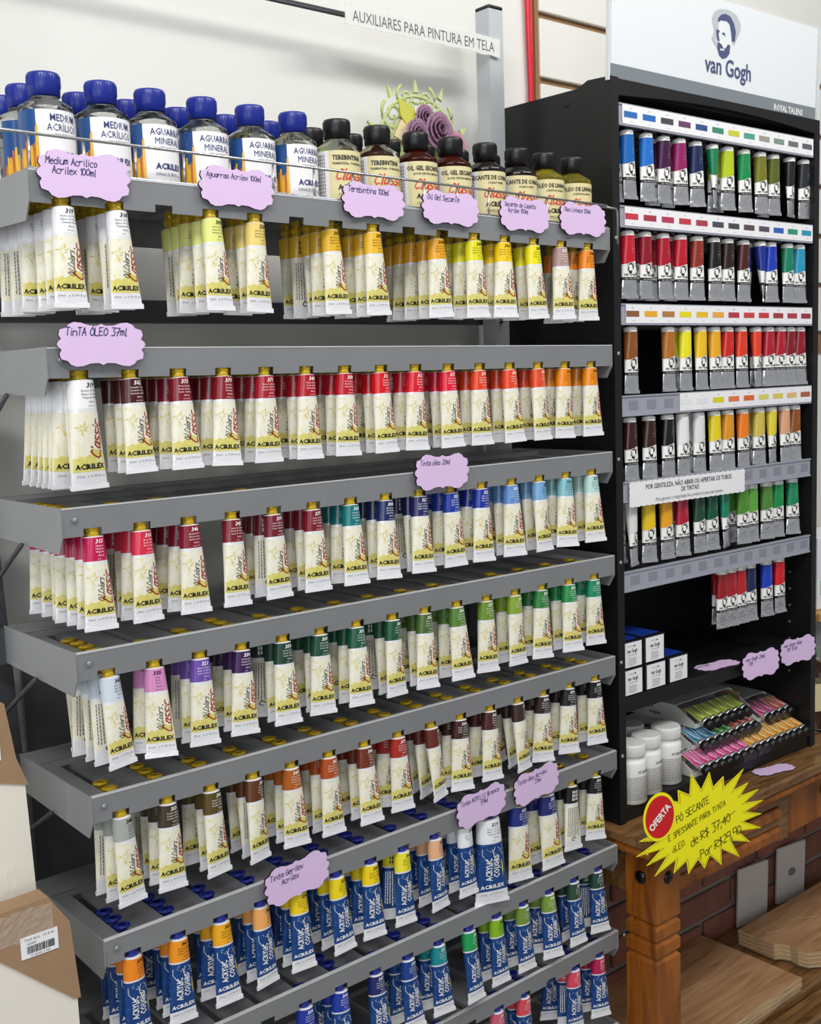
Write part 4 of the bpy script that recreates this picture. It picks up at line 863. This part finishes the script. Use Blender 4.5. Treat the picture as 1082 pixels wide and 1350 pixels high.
VT = [
 (0, [(0.053, 'phthalo blue', '#1463b4'), (0.099, 'cobalt blue', '#1b6cc6'), (0.142, 'dark purple', '#3f1440'), (0.181, 'magenta', '#8e1a5e'), (0.223, 'navy', '#132650'), (0.267, 'viridian', '#0c7a4e'), (0.309, 'lime', '#b4c41c'), (0.355, 'emerald', '#118a4c'), (0.402, 'olive', '#737418'), (0.442, 'dark olive', '#55601c'), (0.492, 'charcoal', '#1c1c20'), (0.536, 'slate', '#262a30')]),
 (1, [(0.053, 'scarlet', '#c4182c'), (0.094, 'deep crimson', '#8c1024'), (0.138, 'crimson', '#a8122a'), (0.183, 'bright red', '#b8142a'), (0.226, 'brick red', '#8c2a1c'), (0.271, 'black', '#141416'), (0.309, 'umber', '#2c1814'), (0.355, 'maroon', '#481c1c'), (0.402, 'ultramarine', '#1a2c86'), (0.434, 'royal blue', '#1438b0'), (0.486, 'sea green', '#0e7c5c'), (0.524, 'turquoise', '#2292b4')]),
 (2, [(0.058, 'raw sienna', '#8a4e1c'), (0.150, 'ochre', '#b06a24'), (0.193, 'lemon', '#e8e01c'), (0.234, 'yellow', '#ecbc1a'), (0.271, 'golden', '#e8a818'), (0.309, 'vermilion', '#c8241c'), (0.347, 'red orange', '#d8381c'), (0.390, 'orange red', '#e04020'), (0.428, 'carmine', '#ac142c'), (0.464, 'cherry', '#b01428'), (0.494, 'deep red', '#800f20'), (0.526, 'wine', '#8e1026')]),
 (3, [(0.053, 'dark maroon', '#3a141a'), (0.100, 'dark brown', '#32180f'), (0.147, 'black', '#121214'), (0.185, 'white', '#e6e6e6'), (0.228, 'cool white', '#dcdcde'), (0.271, 'yellow', '#e2cc1a'), (0.309, 'amber', '#d8921a'), (0.352, 'orange', '#ec7a14'), (0.400, 'pale yellow', '#cfba4e'), (0.438, 'light yellow', '#e0cc34'), (0.478, 'peach', '#d8a07a'), (0.512, 'brown ochre', '#8a4c18')]),
 (4, [(0.058, 'white', '#dfdfdf'), (0.102, 'yellow', '#e8c418'), (0.145, 'amber', '#eba414'), (0.187, 'crimson', '#ac1434'), (0.232, 'bottle green', '#1c4630'), (0.268, 'pine green', '#11533a'), (0.303, 'teal green', '#108060'), (0.357, 'leaf green', '#4c8c2a'), (0.386, 'grass green', '#5aa43a'), (0.430, 'moss green', '#4c8434'), (0.466, 'deep green', '#148a48'), (0.512, 'emerald', '#0f8454')]),
 (5, [(0.297, 'dark red', '#96161c'), (0.322, 'crimson', '#a4162a'), (0.350, 'scarlet', '#b81c20'), (0.380, 'navy', '#1c2450'), (0.430, 'royal blue', '#1a3cb8'), (0.470, 'bright red', '#d01a24')])]
TURN = {(0, 5): 40, (1, 8): 50, (0, 10): 30, (2, 7): 30, (4, 6): 30, (4, 0): 24, (1, 10): 10, (3, 9): 20, (3, 10): 18}
BEHIND = {(0, 0), (0, 2), (0, 3), (0, 6), (0, 9), (1, 1), (1, 2), (1, 3), (1, 8), (2, 2), (2, 8), (2, 10), (3, 4), (3, 8), (4, 0), (4, 3), (4, 7), (5, 1)}
RN = ['top', 'second', 'third', 'fourth', 'fifth', 'lowest']
for ri, lst in VT:
    for j, (x, cn, hx) in enumerate(lst):
        for i in range(2 if (ri, j) in BEHIND else 1):
            yaw = -12-j*0.8+rr.uniform(-7, 7)+TURN.get((ri, j), 0)+(rr.uniform(-12, 12) if i else 0)
            lab = '%s silver-ended tube %s on the %s shelf of the black cabinet' % (cn, 'at the front' if not i else 'second in line', RN[ri])
            t = thing('silver_paint_tube', lab, 'paint tube', cab(x, 0.018+0.026*i+(0.004 if ri > 3 else 0), ZS[ri]-0.0262), (radians(-2-rr.uniform(0, 2)), radians(rr.uniform(-1, 1)), radians(yaw)), 'tubes on the %s shelf of the cabinet' % RN[ri])
            mk('body', vb, t, (0, 0, -0.010)); b_ = mk('colour_band', vbd, t, (0, 0, -0.010)); b_.material_slots[0].link = 'OBJECT'; b_.material_slots[0].material = cm(hx); mk('cap', vcap, t, (0, 0, -0.0022+0.001))

# paper notice on the fifth strip
t = thing('notice', 'white zigzag-edged paper notice asking not to press the tubes', 'notice', cab(0.030, -0.0015, -0.500), (0, radians(0.3), CA))
P = []; w, h = 0.302, 0.038; n = 44
P += [(w*i/n, (0.0012 if i % 2 else 0)) for i in range(n+1)]; P += [(w+(0.001 if i % 2 else 0), -h*i/8) for i in range(1, 8)]; P += [(w-w*i/n, -h-(0.0012 if i % 2 else 0)) for i in range(n+1)]; P += [(-(0.001 if i % 2 else 0), -h+h*i/8) for i in range(1, 8)]
mb = MB(); mb.prism(P, 0, 0.0006); mb.obj('paper', M_paper, t)
mb = MB(); f = lambda x, y: (x, -0.0004, y)
mb.text('POR GENTILEZA, NÃO ABRIR OU APERTAR OS TUBOS', f, 0.0108, w/2, -0.0128, 0, sx=0.86, bold=0.01, res=2); mb.text('DE TINTAS!', f, 0.0108, w/2, -0.0228, 0, sx=0.86, bold=0.01, res=2)
mb.text('Para garantir a integridade dos produtos é para uso comum', f, 0.0085, w/2, -0.0335, 1, sx=0.86, res=2); mb.obj('printed_words', [M_ink, M_greyink], t)

# boxed tubes on the fixed shelf
def small_box(x, y, z, nm, dep=0.15):
    t = thing('paint_box', 'black tube carton with white end label, %s' % nm, 'box', cab(x, y, z), (0, 0, CA+radians(rr.uniform(-1.5, 1.5))), 'black cartons on the cabinet shelf')
    mb = MB(); w, h = 0.053, 0.044; mb.box((0, 0, 0), (w, dep, h), bev=0.001); mb.obj('carton', mat('black_glossy_card', '#15151a', 0.22), t)
    mb = MB(); f = lambda x, y: (x, -0.0009, y); mb.box((0.004, -0.0006, 0.002), (w-0.004, 0.0, h-0.002), 0)
    mb.text('van Gogh', f, 0.0085, w/2, 0.0255, 1, sx=0.75, bold=0.02); mb.text('OIL COLOUR', f, 0.0034, w/2, 0.0205, 1)
    for k in range(5): mb.add([f(w/2-0.010, 0.0055+k*0.0026), f(w/2+0.008+0.002*(k % 2), 0.0055+k*0.0026), f(w/2+0.008+0.002*(k % 2), 0.0062+k*0.0026), f(w/2-0.010, 0.0062+k*0.0026)], [(0, 1, 2, 3)], 2)
    for k in range(4): a = w/2-0.008+0.0045*k; q = 0.0016 if k == 3 else 0.0009; mb.flat([(a+q*cos(i*pi/4), 0.036+q*sin(i*pi/4)) for i in range(8)], 1, f)
    mb.obj('end_label', [M_paper, M_ink, M_greyink], t)
    if z > -0.81 or 'right of' in nm:
        mb = MB(); mb.box((0.004, 0.01, h+0.0002), (w-0.004, dep-0.01, h+0.0008)); mb.obj('blue_top_print', mat('cobalt_print', '#1c3c9a', 0.25), t)
zs = -0.8448
small_box(0.0185, 0.010, zs, 'left of the bottom three'); small_box(0.0765, 0.010, zs, 'middle of the bottom three'); small_box(0.1360, 0.010, zs, 'right of the bottom three')
small_box(0.0195, 0.012, zs+0.0446, 'left one of the upper two'); small_box(0.0770, 0.012, zs+0.0446, 'right one of the upper two')
price_tag(cab(0.283, 0.020, -0.8425), (radians(-90), 0, CA-0.1), 0.098, 0.040, ('van Gogh',), 'lilac wavy tag lying flat beside the black cartons')
price_tag(cab(0.367, -0.011, -0.850), (0, radians(-3), CA-0.2), 0.090, 0.050, ('van Gogh 20ml', ' R$'), 'lilac wavy tag standing on cabinet shelf, left of the two', msz=0.0062)
price_tag(cab(0.484, -0.011, -0.846), (0, radians(-3), CA-0.2), 0.090, 0.050, ('van Gogh 40ml', ' R$ 11 00'), 'lilac wavy tag standing on cabinet shelf, right of the two', msz=0.0062)

# jars
mb = MB(); mb.lathe([(0.024, 0), (0.026, 0.002), (0.026, 0.066), (0.0245, 0.071), (0.021, 0.073), (0.021, 0.078)], 28); jar_me = mb.mesh('jar', [mat('white_jar_plastic', '#e8e8e6', 0.4)])
mb = MB(); mb.lathe([(0.0235, 0), (0.0245, 0.001), (0.0245, 0.018), (0.0232, 0.020)], 28)
for i in range(40):
    a = i*pi/20; mb.box((-0.0005, -0.0249, 0.002), (0.0005, -0.0243, 0.017), xf=lambda v, a=a: (v.x*cos(a)-v.y*sin(a), v.x*sin(a)+v.y*cos(a), v.z))
lid_me = mb.mesh('lid', [mat('white_lid_plastic', '#dededc', 0.45)])
mb = MB(); f = lambda x, y: (0.0263*sin(x/0.0263), -0.0263*cos(x/0.0263), y)
mb.text('PÓ SECANTE', f, 0.0062, 0.004, 0.052, 0, bold=.02, sx=.8); rj = random.Random(4)
for q in range(14):
    x = -0.03; y = 0.045-0.0028*q
    while x < 0.034:
        l = rj.uniform(0.001, 0.004); mb.add([f(x, y), f(x+l, y), f(x+l, y+0.0012), f(x, y+0.0012)], [(0, 1, 2, 3)], 1); x += l+0.0009
jl_me = mb.mesh('printed_label', [M_ink, M_greyink])
for x, y, a, nm in ((0.052, 0.022, 0, 'front left of the five'), (0.103, 0.032, 10, 'middle, front row of three'), (0.163, 0.038, -8, 'front right of the five'), (0.075, 0.082, 4, 'back middle of the five'), (0.128, 0.088, 20, 'behind the two right jars')):
    t = thing('plastic_jar', 'white screw-lid plastic jar, %s' % nm, 'jar', cab(x, y, CZ0+0.0222), (0, 0, radians(a)), 'white jars on the cabinet floor')
    mk('jar', jar_me, t); mk('lid', lid_me, t, (0, 0, 0.0782)); mk('printed_label', jl_me, t)

# trays of small tubes
def swirl_mat(name, c1, c2):
    m = mat(name, c1, 0.25, 0.2); nt = m.node_tree; b = nt.nodes['Principled BSDF']; w = nt.nodes.new('ShaderNodeTexWave'); w.inputs['Scale'].default_value = 55; w.inputs['Distortion'].default_value = 3.5
    tc = nt.nodes.new('ShaderNodeTexCoord'); nt.links.new(tc.outputs['Object'], w.inputs['Vector']); c = ramp(nt, w.outputs['Color'], [(0.25, hexc(c1)), (0.6, hexc(c2))]); nt.links.new(c, b.inputs['Base Color']); return m
SWM = {'lime': swirl_mat('lime_swirl', '#aacc20', '#eef6a8'), 'pink': swirl_mat('pink_swirl', '#d83c8a', '#f4b4d0'), 'orange': swirl_mat('orange_swirl', '#e08c24', '#f6dc9a'), 'coral': swirl_mat('coral_swirl', '#d65a50', '#f4c0b8'),
       'green': swirl_mat('green_swirl', '#3ca048', '#b8e0a0'), 'blue': swirl_mat('blue_swirl', '#3880b0', '#b0d8ea')}
mb = MB(); mb.lathe([(0.0092, 0), (0.0092, -0.0125), (0.0082, -0.0135)][::-1], 16); 
for i in range(12):
    a = i*pi/6; mb.box((-0.0006, -0.0090, -0.011), (0.0006, -0.0084, -0.001), xf=lambda v, a=a: (v.x*cos(a)-v.y*sin(a), v.x*sin(a)+v.y*cos(a), v.z))
tcap = mb.mesh('cap', [M_blackcap])
ts = tube_geo(0.050, 0.0085, 0.18)
def tiny_body(m):
    mb = MB(); mb.lathe([(0.0055, 0.0045), (0.006, 0.003), (0.0083, 0.0004), (0.0085, 0)], 16, mi=1); body_part(mb, ts, 0, 0.08, 1, n=16, m=1); body_part(mb, ts, 0.08, 0.9, 0, n=16, m=6); body_part(mb, ts, 0.9, 1, 1, n=16, m=1); mb.box((-0.0103, -0.001, -0.0505), (0.0103, 0.001, -0.046), 1)
    return mb.mesh('body', [SWM[m], M_silver])
TB = {k: tiny_body(k) for k in SWM}
def tiny(x, y, z, col, lab):
    # lies on its back, cap toward the front and a little down
    t = thing('small_paint_tube', lab, 'paint tube', cab(x, y, z), (radians(90+20), 0, CA+radians(rr.uniform(-5, 5)-6)), 'small swirl tubes in the white trays')
    mk('body', TB[col], t, (0, 0, 0)); mk('cap', tcap, t, (0, 0, 0.0155))
def tray(x0, x1, y, z, name, dep=0.15, h=0.036):
    t = thing('carton_tray', name, 'tray', cab(x0, y, z), (0, 0, CA), 'white carton trays on the cabinet floor')
    w = x1-x0; mw = mat('white_carton', '#d6d8d2', 0.5, noise=0.03); e = 0.0012
    mb = MB(); mb.box((0, 0, 0), (w, dep, e)); mb.box((0, dep-e, e), (w, dep, h)); mb.box((0, 0.044, h-e), (w, dep-e, h)); mb.box((0, 0, e), (w, e, 0.008)); mb.obj('tray_body', mw, t)
    for s_ in (0, w-e):
        mb = MB(); mb.prism([(0, e), (dep-e, e), (dep-e, h-e), (0.04, h-e), (0.002, 0.010)], s_, s_+e, xf=lambda v: (v.y, v.x, v.z)); mb.obj('tray_side', mw, t)
    mb = MB(); mb.box((e*1.2, 0.02, e), (e*2.2, 0.075, h-0.004)); mb.box((w-e*2.2, 0.02, e), (w-e*1.2, 0.075, h-0.004)); mb.obj('inner_flap', M_kraft, t)
    mb = MB(); f = lambda x, y: (-0.0005, 0.120-x, y); mb.text('art', f, 0.011, 0.02, 0.020, 0, bold=.03, shear=.3); mb.text('creation', f, 0.008, 0.03, 0.010, 0, bold=.03, shear=.3)
    for k in range(6): mb.add([(0.03+0.03*k+0.02*(k % 2), 0.08, h+.0004), (0.05+0.03*k, 0.082, h+.0004), (0.06+0.03*k, 0.14, h+.0004), (0.055+0.03*k, 0.14, h+.0004)], [(0, 1, 2, 3)], 1)
    mb.obj('print', [M_ink, M_greyink], t)
    return t
z0 = CZ0+0.0224
tray(0.205, 0.536, 0.012, z0, 'white carton tray of pink and orange tubes at the front of cabinet floor', h=0.034, dep=0.19)
tray(0.238, 0.436, 0.040, z0+0.0345, 'white carton tray of blue, green and coral tubes, middle of stack', h=0.030, dep=0.15)
tray(0.262, 0.425, 0.052, z0+0.0650, 'white carton tray of lime tubes, top of the stack', h=0.034, dep=0.17)
tray(0.448, 0.536, 0.050, z0+0.0345, 'white carton tray of pink and coral tubes at the back right', h=0.034, dep=0.15)
nn = 0
NTH = ['first', 'second', 'third', 'fourth', 'fifth', 'sixth', 'seventh', 'eighth']
def tiny_row(x0, dx, n, y, z, col, where):
    for i in range(n): tiny(x0+dx*i, y, z, col, 'small %s swirl tube with black cap, %s from left, %s' % (col, NTH[i], where))
tiny_row(0.218, 0.0215, 7, 0.002, z0+0.017, 'pink', 'front tray'); tiny_row(0.3705, 0.0215, 8, 0.002, z0+0.018, 'orange', 'front tray')
tiny_row(0.251, 0.0215, 3, 0.030, z0+0.0460, 'blue', 'middle tray'); tiny_row(0.3155, 0.0215, 2, 0.030, z0+0.0460, 'green', 'middle tray'); tiny_row(0.3590, 0.0215, 3, 0.030, z0+0.0480, 'coral', 'middle tray')
tiny_row(0.277, 0.0225, 6, 0.040, z0+0.0770, 'lime', 'top tray'); tiny_row(0.462, 0.0225, 2, 0.040, z0+0.0470, 'pink', 'back right tray'); tiny_row(0.507, 0.0210, 2, 0.040, z0+0.0470, 'coral', 'back right tray')

# starburst offer card
st = thing('offer_card', 'yellow starburst offer card with red round oferta sticker on the table edge', 'price sign', (0.966, -0.080, -1.035), (radians(0), radians(0), radians(-13)))
n = 23; P = []
rj = random.Random(9)
for i in range(n):
    a = 2*pi*i/n+0.05; ro = 1.0+rj.uniform(-.07, .16); ri_ = 0.72
    P.append((0.116*ro*cos(a), 0.078*ro*sin(a))); a2 = a+pi/n; P.append((0.116*ri_*cos(a2), 0.078*ri_*sin(a2)))
# rotate the burst as in the picture
def rot2(P, a): return [(x*cos(a)-y*sin(a), x*sin(a)+y*cos(a)) for x, y in P]
P = [(x*1.06, y) for x, y in rot2(P, radians(4))]
mb = MB(); mb.prism(P, 0, 0.0008); mb.obj('card', M_sun, st)
mb = MB(); m_ = len(P)
for i in range(m_):
    a, b2 = P[i], P[(i+1) % m_]; w = 0.0012
    for k0, k1 in ((0.93, 0.945),):
        q = [(a[0]*k0, a[1]*k0), (b2[0]*k0, b2[1]*k0), (b2[0]*k1, b2[1]*k1), (a[0]*k1, a[1]*k1)]
        mb.add([(x, -0.0004, z) for x, z in q], [(0, 1, 2, 3)])
mb.obj('brown_outline', mat('brown_line', '#8a5a10', 0.5), st)
f = lambda x, y: (x, -0.0006, y); rr0 = radians(17)
mb = MB(); mb.script('PÓ SECANTE', f, 0.0115, -0.052, 0.012, 0, w=0.09, rot=rr0, jit=.05); mb.script('E SPESSANTE PARA TINTA', f, 0.0092, -0.068, -0.014, 0, w=0.10, rot=rr0, jit=.05); mb.script('óLEO.', f, 0.010, -0.060, -0.034, 0, rot=rr0)
mb.script('de:R$ 37,40', f, 0.0140, -0.024, -0.032, 0, w=0.085, rot=rr0, jit=.05); mb.script('Por:R$29,90', f, 0.0140, -0.004, -0.056, 0, w=0.085, rot=rr0, jit=.05)
mb.add([f(0.034, -0.007), f(0.066, 0.007), f(0.066, 0.008), f(0.034, -0.006)], [(0, 1, 2, 3)]); mb.obj('handwriting', M_ink, st)
mb = MB(); mb.lathe([(0.0350, 0), (0.0350, 0.0006)], 36, xf=lambda v: (-0.086+v.x*0.9, -0.0006-v.z, 0.030+v.y*1.1)); mb.lathe([(0.0305, 0), (0.0305, 0.0008)], 36, mi=1, xf=lambda v: (-0.086+v.x*0.9, -0.0008-v.z, 0.030+v.y*1.1))
mb.text('OFERTA', lambda x, y: (x, -0.0019, y), 0.0155, -0.083, 0.0255, 2, rot=radians(42), bold=0.035, sx=.86, res=2); mb.obj('round_sticker', [M_sun, M_red, M_white], st)

# ================================================================ TABLE
tb = thing('wooden_table', 'honey-brown wooden table with grooved square leg carrying the black cabinet', 'table', (0.87, -0.05, -1.85))
def tz(z): return z+1.85
TX = 0.87; TYY = -0.05
def tbx(a, b, name, m, bev=0.002): return MB().box((a[0]-TX, a[1]-TYY, tz(a[2])), (b[0]-TX, b[1]-TYY, tz(b[2])), bev=bev).obj(name, m, tb)
tbx((0.877, -0.045, -1.069), (2.6, 0.244, -1.0490), 'tabletop', M_woodh, 0.004)
tbx((0.880, -0.041, -1.084), (2.6, 0.242, -1.0695), 'edge_moulding', M_wood, 0.004)
def leg(x, y, w=0.061):
    mb = MB(); prof = [(-1.85, 1.0), (-1.268, 1.0), (-1.262, 0.84), (-1.256, 1.0), (-1.239, 1.0), (-1.233, 0.84), (-1.227, 1.0), (-1.210, 1.0), (-1.204, 0.84), (-1.198, 1.0), (-1.0845, 1.0)]
    vs = []; fs = []
    for z, s in prof:
        for sx, sy in ((-1, -1), (1, -1), (1, 1), (-1, 1)): vs.append((x-TX+w/2+sx*w/2*s, y-TYY+w/2+sy*w/2*s, tz(z)))
    for k in range(len(prof)-1):
        for i in range(4): j = (i+1) % 4; fs.append((4*k+i, 4*k+j, 4*k+4+j, 4*k+4+i))
    fs += [(3, 2, 1, 0), tuple(4*(len(prof)-1)+i for i in range(4))]
    mb.add(vs, fs); l = mb.obj('leg', M_wood, tb)
    for side in (0, 1):
        mb = MB()
        if side == 0: mb.lathe([(0.0108, 0), (0.0108, 0.0015), (0.006, 0.004), (0.001, 0.005)], 18, xf=lambda v: (x-TX-v.z, y-TYY+w/2+v.x, tz(-1.128)+v.y))
        else: mb.lathe([(0.0108, 0), (0.0108, 0.0015), (0.006, 0.004), (0.001, 0.005)], 18, xf=lambda v: (x-TX+w/2+v.x, y-TYY-v.z, tz(-1.128)+v.y))
        mb.obj('bolt_cap', mat('black_glossy_bolt', '#0c0c0e', 0.12), l)
leg(0.906, -0.035); leg(2.50, -0.035); leg(0.935, 0.180); leg(2.50, 0.200)
tbx((0.9675, -0.012, -1.115), (1.290, 0.012, -1.0845), 'apron_rail', M_woodh); tbx((0.9675, -0.020, -1.137), (1.290, 0.010, -1.1155), 'apron_strip', M_wood, 0.005); tbx((0.9675, -0.012, -1.152), (1.290, 0.012, -1.1375), 'apron_rail', M_woodh)
tbx((0.9675, -0.020, -1.176), (1.290, 0.010, -1.1525), 'apron_strip', M_wood, 0.005)
tbx((0.915, 0.0265, -1.17), (0.93, 0.1795, -1.0845), 'side_apron', M_woodh)
tbx((1.2905, -0.010, -1.185), (1.325, 0.014, -1.0845), 'apron_divider', M_woodh)
dr = tbx((1.3255, -0.004, -1.185), (1.70, 0.25, -1.0850), 'drawer', M_wood, 0.003)
mb = MB(); mb.tube([(1.455-TX+0.04*i/6, 0.04-0.020*sin(pi*i/6), tz(-1.128)-0.014*sin(pi*i/6)) for i in range(7)], 0.004, 8); mb.lathe([(0.012, 0), (0.012, .002), (0.006, .005)], 16, xf=lambda v: (1.455-TX+v.x, 0.046-v.z, tz(-1.126)+v.y*1.4)); mb.obj('handle', M_blackcap, dr)
tbx((0.9675, 0.027, -1.585), (2.49, 0.270, -1.5455), 'lower_shelf', M_woodh, 0.004)
tbx((0.9675, -0.030, -1.610), (2.499, 0.0265, -1.5600), 'lower_rail', M_woodh, 0.004)
price_tag((1.283, -0.005, -1.0475), (radians(-90), 0, -0.25), 0.090, 0.036, (' ',), 'lilac wavy tag lying face down on the table top')
# plywood sheets
for k in range(3):
    mb = MB(); mb.box((0, 0, 0), (0.495, 0.245, 0.0085), 1); mb.add([(0.0003, 0.0003, 0.0086), (0.4947, 0.0003, 0.0086), (0.4947, 0.2447, 0.0086), (0.0003, 0.2447, 0.0086)], [(0, 1, 2, 3)], 0)
    o = mb.obj('plywood_sheet', [M_ply, M_plyedge], None, (0.945+0.002*(k-2), 0.030-0.002*(k % 2), -1.5453+0.0089*k+ZO)); tag(o, 'rectangular plywood sheet on the lower table shelf, %s of three' % ('bottom', 'middle', 'top')[k], 'plywood board', 'plywood sheets under the table')
# scalloped boards
def scallop():
    L = [(0, 0), (0, -0.085), (0.012, -0.093), (0.020, -0.110), (0.016, -0.130), (0.022, -0.150), (0.045, -0.166), (0.075, -0.172), (0.11, -0.176), (0.15, -0.172), (0.18, -0.160), (0.20, -0.150)]
    W = 0.40; R2 = [(W-x, y) for x, y in L[::-1]]
    return L+R2[1:]
for k in range(5):
    o_ = 0.0022*((k*3) % 4)
    mb = MB(); mb.prism(scallop(), 0, 0.0065, 0, xf=lambda v: (v.x, v.z, v.y), mside=1)
    if k == 4:
        # routed line on the top board
        L = [(0.03+0.01*i, -0.045-0.010*sin(i*0.5)-0.002*i, 0.0067) for i in range(18)]; mb.tube(L, 0.0006, 5, 1); mb.tube([(0.19+0.012*cos(a), -0.09+0.008*sin(a), 0.0067) for a in [i*0.5 for i in range(9)]], 0.0006, 5, 1)
    o = mb.obj('scalloped_board', [M_ply, M_plyedge], None, (1.500-o_, 0.215-o_, -1.5453+0.0070*k+ZO)); tag(o, 'scalloped plywood board on lower table shelf, %s of five' % ('bottom', 'second', 'third', 'fourth', 'top')[k], 'wooden board', 'scalloped boards under the table')
# wall plates
for x, z, w, h, sock in ((1.562, -1.545, 0.098, 0.132, False), (1.714, -1.544, 0.098, 0.132, True)):
    t = thing('wall_plate', 'grey %s plate on the brick wall under the table' % ('blank' if not sock else 'socket'), 'wall plate', (x, WY-0.031, z), (radians(0), radians(1.5), radians(-6)))
    MB().box((0, 0.002, 0), (w, 0.010, h), bev=0.002).obj('plate', M_plate, t)
    if sock:
        mb = MB(); mb.lathe([(0.009, 0), (0.009, 0.002), (0.007, 0.003), (0.005, 0.001)], 20, xf=lambda v: (w/2+v.x*1.3, 0.002-v.z, h*0.52+v.y)); mb.obj('socket', M_greyink, t)

# ================================================================ WRAPPED CANVASES at lower left
def canvas(loc, rot, w, h, th, nm, corner):
    t = thing('wrapped_canvas', nm, 'canvas', loc, rot, 'plastic-wrapped canvases left of the rack')
    MB().prism([(-w, 0)]+corner+[(0.004, -h), (-w, -h)], 0, th).obj('canvas', M_canvas, t)
    return t
# upper one: right edge follows the rack post
c1 = canvas((-0.036, 0.052, -0.650), (0, 0, 0), 0.42, 0.60, 0.020, 'plastic-wrapped canvas with kraft corner standing left of rack, the farther one', [(-0.022, 0.0), (-0.015, -0.057), (-0.004, -0.088), (-0.001, -0.2)])
mb = MB(); mb.prism([(-0.10, 0.003), (-0.020, 0.003), (-0.012, -0.057), (-0.001, -0.089), (-0.030, -0.080), (-0.10, -0.066)], -0.002, 0.022); mb.obj('kraft_corner', M_kraft, c1)
MB().box((-0.075, -0.003, -0.055), (-0.028, -0.0022, -0.030)).obj('price_sticker', M_paper, c1)
c2 = canvas((-0.021, 0.0, -0.850), (0, 0, 0), 0.42, 0.60, 0.022, 'plastic-wrapped canvas with kraft corner and barcode sticker, nearest lower left', [(-0.026, 0.004), (-0.006, -0.027), (0.0, -0.112)])
mb = MB(); mb.prism([(-0.16, 0.004), (-0.024, 0.007), (-0.003, -0.027), (0.003, -0.113), (-0.004, -0.112), (-0.076, -0.045), (-0.16, 0.002)], -0.002, 0.024); mb.obj('kraft_corner', M_kraft, c2)
# sticker with barcode
s_ = MB().box((-0.056, -0.0030, -0.050), (-0.017, -0.0022, -0.027)).obj('price_sticker', M_paper, c2, (0, 0, 0), (0, 0, 0))
mb = MB(); x = -0.050; rj = random.Random(8)
while x < -0.021:
    w = rj.choice((0.0004, 0.0007, 0.0011)); mb.add([(x, -0.0033, -0.0455), (x+w, -0.0033, -0.0455), (x+w, -0.0033, -0.0375), (x, -0.0033, -0.0375)], [(0, 1, 2, 3)]); x += w+rj.choice((0.0004, 0.0007))
f = lambda x, y: (x, -0.0033, y); mb.text('TELA ALG.   30 X 40', f, 0.0036, -0.0365, -0.0315, 0); mb.text('1427487', f, 0.003, -0.045, -0.0360, 0); mb.text('90 000241 3 708', f, 0.003, -0.0365, -0.0488, 0); mb.obj('barcode', M_ink, s_)
# crumpled plastic film over the top edge
def film(par, w, z0, z1, y0, seed):
    rj = random.Random(seed); mb = MB(); nx, nz = 26, 8; vs = []; fs = []
    for j in range(nz+1):
        for i in range(nx+1):
            x = -w+(w-0.022)*i/nx; z = z0+(z1-z0)*j/nz; vs.append((x, y0-0.0015-rj.uniform(0, 0.0022), z+rj.uniform(-.001, .001)))
    for j in range(nz):
        for i in range(nx): a = j*(nx+1)+i; fs.append((a, a+1, a+nx+2, a+nx+1))
    mb.add(vs, fs, 0, False); mb.obj('plastic_film', M_film, par)
film(c2, 0.14, -0.030, 0.003, -0.0025, 3); film(c1, 0.10, -0.220, -0.170, 0.0, 6)

# ================================================================ RIGHT EDGE: wall shelf with goods
t = thing('wall_shelf', 'pale wooden shelf on the slatted wall right of the cabinet', 'shelf', (1.60, 0.09, -0.845)); MB().box((0, 0, 0), (0.7, 0.17, 0.018), bev=.002).obj('board', wood('pale_pine', '#c99a5e', '#a87840', 5, (1, 10, 10), 0.5), t)
for k in range(2): MB().box((0.05+0.6*k, 0.02, -0.06), (0.07+0.6*k, 0.17, -0.001)).obj('bracket', M_post, t)
t = thing('white_carton', 'plain white carton standing on the wooden wall shelf behind the cabinet', 'box', (1.625, 0.11, -0.8265)); MB().box((0, 0, 0), (0.16, 0.08, 0.15), bev=.002).obj('carton', M_paper, t)
MB().box((0.01, -0.0008, 0.03), (0.10, 0, 0.06)).obj('green_print', cm('#3a8a58'), t)
t = thing('glue_bottle', 'clear bottle with green cap on the table right of the cabinet', 'bottle', (1.535, 0.075, -1.0487))
mb = MB(); mb.lathe([(0.026, 0), (0.030, 0.003), (0.030, 0.120), (0.024, 0.140), (0.012, 0.150), (0.012, 0.158)], 28); mb.obj('bottle_body', M_clear, t)
mb = MB(); mb.lathe([(0.0302, 0.045), (0.0302, 0.100)], 28, cap=False); mb.obj('label', M_beige, t)
mb = MB(); mb.lathe([(0.014, 0.150), (0.014, 0.168), (0.007, 0.172), (0.005, 0.186)], 20); mb.obj('green_cap', cm('#2c8c50'), t)
